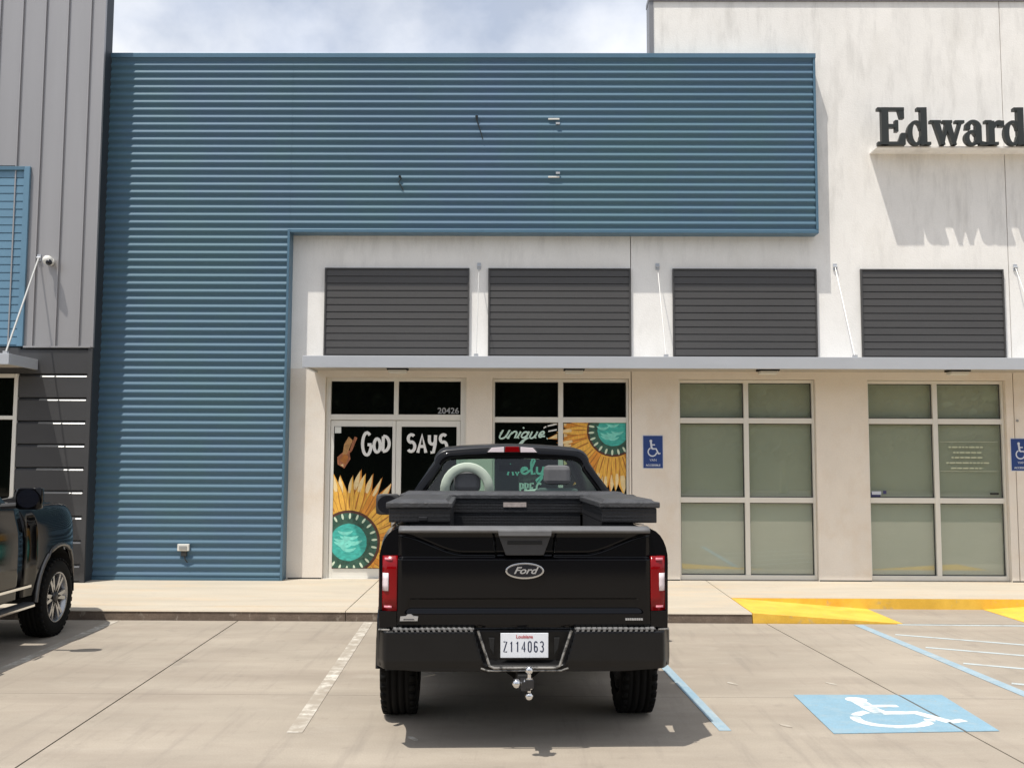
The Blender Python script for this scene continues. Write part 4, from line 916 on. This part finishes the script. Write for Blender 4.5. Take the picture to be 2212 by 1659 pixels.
    em = oval(.128, .053, .028, .05, 'chrome', 'oval_emblem', par=tgm); oval(.116, .042, .0255, .0275, 'emblem', 'emblem_field', par=em)
    text('script', 'Ford', .062, 'badge', em, (0, .0245, 1.168), sx=1.25, shear=.4, off=.0012)
    bd = MB().prism([(-.815, .845), (-.700, .845), (-.696, .872), (-.725, .874), (-.742, .886), (-.765, .886), (-.778, .874), (-.812, .872)], .022, .050).build('badge', 'badge', tgm)
    MB().prism([(-.792, .853), (-.72, .853), (-.722, .858), (-.79, .858)], .020, .0215).build('badge_line', 'emblem', bd)
    b = MB(); x = .665
    for wd in (.012, .010, .011, .013, .012, .011, .012, .012): b.box(x, x+wd, .028, .050, .846, .858); x += wd+.003
    b.build('badge', 'badge', tgm)
    # tail lamps
    for s in (-1, 1):
        def lamp(name, m, z0, z1, x0, x1, y=.050, par=None):
            b = MB(); b.grid(lambda u, v: (s*(x0+(x1-x0)*u), y+.055*u**3+.0, z0+(z1-z0)*v), lin(0, 1, 8), lin(0, 1, 4)); return b.build(name, m, par, smooth=True, solid=.035)
        tl = MB().grid(lambda u, v: (s*(.838+(W(.1)+.004-.838+.0)*u), .056+.075*u**4, .905+(1.262-.905)*v), lin(0, 1, 12), lin(0, 1, 5)).build('tail_lamp', 'red', t, smooth=True, solid=.05)
        lamp('reversing_lens', 'lens', 1.035, 1.150, .895, W(.1)-.016, .052, tl)
        lamp('glint_band', 'lamp_glint', 1.235, 1.250, .872, W(.1)-.016, .0525, tl); lamp('glint_band', 'lamp_glint', .925, .938, .872, W(.1)-.016, .0525, tl)  # pinkish highlights on the lamp, laid on as pale strips
        MB().box(min(s*.838, s*(W(.1)-.01)), max(s*.838, s*(W(.1)-.01)), .06, .09, .79, .9045).build('corner_filler', 'car', t, bevel=.004)
    # rear bumper with plate notch
    def bump_y(x, z):
        ax = abs(x); y = .004+.16*sm(.90, .985, ax)**1.0*.8
        y += .020*sm(.60, .53, z)
        y -= 0
        nw = .235+.07*(z-.55)/.23
        inn_ = sm(nw+.03, nw, ax)
        y += .075*inn_*sm(.555, .585, z)
        y += .012*sm(.77, .79, z)
        return y
    def zlow(x): return .52+.02*sm(.6, .97, abs(x))
    def ztop(x): return .788-.004*abs(x)
    bm_ = MB().grid(lambda x, v: (x*(1-.0*v), bump_y(x, zlow(x)+(ztop(x)-zlow(x))*v), zlow(x)+(ztop(x)-zlow(x))*v), lin(-.972, .972, 170), lin(0, 1, 40)).build('rear_bumper', 'bumper', t, smooth=True, ang=50, solid=.02)
    MB().grid(lambda x, v: (x, bump_y(x, .78)+.004+(.10-bump_y(x, .78))*v, ztop(x)-.001+.004*v), lin(-.968, .968, 80), lin(0, 1, 3)).build('bumper_top', 'bumper', bm_, smooth=True)
    MB().tube([(-.305, -.000, .785), (-.228, -.004, .560), (-.20, -.004, .548), (.20, -.004, .548), (.228, -.004, .560), (.305, -.000, .785)], .0085, 8).build('notch_edge', 'worn_edge', bm_, smooth=True)
    MB().tube([(-.285, .002, .545), (-.24, -.001, .530), (.24, -.001, .530), (.285, .002, .545)], .006, 8).build('lower_edge', 'worn_edge', bm_, smooth=True)
    for s in (-1, 1):
        b = MB().box(min(s*.33, s*.86), max(s*.33, s*.86), .003, .085, .788, .797); pd = b.build('step_pad', 'pad', bm_, bevel=.002)
        b = MB()
        for k in range(15):
            x = s*(.345+k*.035); b.hull8([(x-.008, .000, .778), (x+.008, .000, .778), (x+.008, .082, .7975), (x-.008, .082, .7975)], [(x-.008+s*.006, -.002, .797), (x+.008+s*.006, -.002, .797), (x+.008+s*.02, .080, .8005), (x-.008+s*.02, .080, .8005)])
        b.build('pad_rib', 'pad_rib', pd)
        MB().tube([(s*.88, .012, .790), (s*.955, .05, .786)], .006, 6).build('corner_edge', 'worn_edge', bm_)
    # licence plate
    pt = MB().box(-.157, .157, .050, .056, .604, .764).build('licence_plate', 'plate', bm_, bevel=.004)
    pt.location = (0, -.012, 0)
    PL = {'Z': [[(.05, .97), (.85, .97), (.10, .03), (.90, .03)]], '1': [[(.25, .80), (.52, .98), (.52, .02)]], '4': [[(.68, .02), (.68, .98), (.05, .30), (.95, .30)]], '0': [[(.14, .25), (.14, .75)]+arc(.5, .75, .36, .24, 180, 0, 8)+[(.86, .25)]+arc(.5, .25, .36, .24, 0, -180, 8)],
          '6': [[(.82, .86)]+arc(.5, .76, .36, .22, 40, 180, 8)+[(.14, .25)]+arc(.5, .27, .36, .26, 180, 480, 16)[:]+[(.16, .40)]], '3': [arc(.45, .74, .38, .24, 150, -80, 12)+[(.45, .52)]+arc(.47, .27, .38, .26, 80, -150, 12)]}
    x = -.138
    for ch in 'Z114063':
        b = MB()
        for i, l in enumerate(PL[ch]): b.tube([(x+u*.026, .0495-i*.0003, .642+v*.068) for u, v in l], .0042, 6, (1, .25, 1))
        b.build('plate_digit', 'plate_ink', pt); x += .040
    text('plate_state', 'Louisiana', .030, 'plate_red', pt, (0, .0495, .740), off=.0006)
    for s in (-1, 1):
        MB().prism([(s*.20, .62), (s*.225, .66), (s*.235, .73), (s*.195, .73)], .060, .078).build('plate_light', 'under', bm_, bevel=.003)
    # hitch with three balls
    hb = MB().box(-.045, .045, -.03, .30, .415, .505).build('hitch_receiver', 'under', t, bevel=.004)
    MB().box(-.03, .03, -.16, -.031, .435, .492).build('hitch_shank', 'rimdark', hb, bevel=.003)
    b = MB(); cx, cy, cz = .022, -.135, .477
    MB().box(cx-.028, cx+.028, cy-.028, cy+.028, cz-.028, cz+.028).build('hitch_block', 'rimdark', hb, bevel=.004)
    for d, r, l in (((0, 0, 1), .0265, .082), ((0, 0, -1), .0265, .078), ((-1, 0, 0), .030, .080)):
        d = Vector(d); c = Vector((cx, cy, cz)); b = MB().tube([c+d*.028, c+d*.034, c+d*.034, c+d*(l-.02)], .013, 10, rs=[.024, .024, .013, .012]); b.sphere(c+d*l, r, 16)
        b.build('hitch_ball', 'chrome', hb, smooth=True)
    # high brake lamp
    yb = yr+.10; zz = RH-.040
    hl = MB().prism([(-.232, zz-.026), (.232, zz-.026), (.20, zz+.022), (.05, zz+.033), (-.05, zz+.033), (-.20, zz+.022)], yb-.035, yb+.02).build('high_brake_lamp', 'plastic', t, bevel=.006)
    MB().prism([(-.068, zz-.020), (.068, zz-.020), (.060, zz+.030), (-.060, zz+.030)], yb-.042, yb-.0355).build('red_lens', 'red', hl, bevel=.003)
    for s in (-1, 1): MB().prism([(s*.073, zz-.022), (s*.220, zz-.022), (s*.185, zz+.018), (s*.073, zz+.026)], yb-.041, yb-.0355).build('cargo_lens', 'lens', hl, bevel=.003)
    # clutter on the dash
    pc = MB().hull8([(.13, wy-.38, 1.385), (.33, wy-.38, 1.385), (.33, wy-.12, 1.385), (.13, wy-.12, 1.385)], [(.18, wy-.30, 1.60), (.33, wy-.33, 1.62), (.33, wy-.31, 1.62), (.18, wy-.28, 1.60)]).build('folded_paper', 'paper', None); tag(pc, 'white folded papers on the dashboard of the black pickup', 'papers'); pc.matrix_world = Matrix.Translation(Vector(loc)) @ Matrix.Rotation(rz, 4, 'Z')
    return t

LOC1, RZ1 = (.037, 6.60, 0), .045
T1 = pickup(LOC1, RZ1, 'black pickup seen from behind with tool boxes on its bed and a plate reading Z114063',
            dict(rear=1.12, front=4.75, wr=.405, hood=1.36, nose=.35, cowl=4.15, len=5.75, split=2.95, roof=2.035, gap=.09, mz=1.455, chrome=False, detail=True, seat=(1.70, 1.76), arch=True))
T2 = pickup((-5.80, 6.05, 0), .045, 'dark pickup at the left edge with silver wheels and chrome trim, nose to the kerb',
            dict(rear=1.30, front=4.84, wr=.415, hood=1.47, nose=.42, cowl=3.98, len=5.85, split=3.0, roof=2.0, gap=.15, mz=1.52, chrome=True, detail=False, seat=(1.62, 1.62), arch=False))

# ------------------------------------------------------------------ tool boxes on the bed
TB = Matrix.Translation(Vector(LOC1)) @ Matrix.Rotation(RZ1, 4, 'Z')
def tbox(label, x0, x1, y0, y1, z0, z1, bx0, bx1, group='black tool boxes on the pickup bed'):
    e = tag(empty('tool_box', TB @ Vector((0, 0, 0)), RZ1), label, 'tool box', group)
    MB().box(bx0, bx1, y0+.012, y1-.012, z0, z1-.048).build('body', 'box', e, bevel=.006)
    ld = MB().box(x0, x1, y0, y1, z1-.047, z1-.006).build('lid', 'boxlid', e, bevel=.008)
    n = max(3, int((x1-x0)/.02)); b = MB()
    MB().hull8([(x0+.03, y0+.03, z1-.0065), (x1-.03, y0+.03, z1-.0065), (x1-.03, y1-.03, z1-.0065), (x0+.03, y1-.03, z1-.0065)], [(x0+.05, y0+.07, z1+.012), (x1-.05, y0+.07, z1+.012), (x1-.05, y1-.07, z1+.012), (x0+.05, y1-.07, z1+.012)]).build('lid_top', 'boxlid', ld)
    return e
e = tbox('long black tread-plate tool box along the left bed rail', -.945, -.485, .36, 1.66, 1.462, 1.607, -.925, -.50)
MB().box(-.78, -.50, .40, 1.62, 1.10, 1.461).build('tub', 'box', e)
MB().box(-.72, -.66, .358, .371, 1.475, 1.50).build('latch', 'rimdark', e, bevel=.003)
e = tbox('long black tread-plate tool box along the right bed rail', .535, .962, .36, 1.66, 1.462, 1.612, .555, .94)
MB().box(.555, .78, .40, 1.62, 1.10, 1.461).build('tub', 'box', e)
e = tbox('black crossover tool box between the two side boxes, behind the cab', -.95, .95, 1.68, 2.17, 1.462, 1.625, -.93, .93)
MB().box(-.545, .545, 1.70, 2.15, 1.20, 1.461).build('tub', 'box', e)
MB().box(-.095, .095, 1.684, 1.6915, 1.515, 1.553).build('label_plate', 'sticker', e)
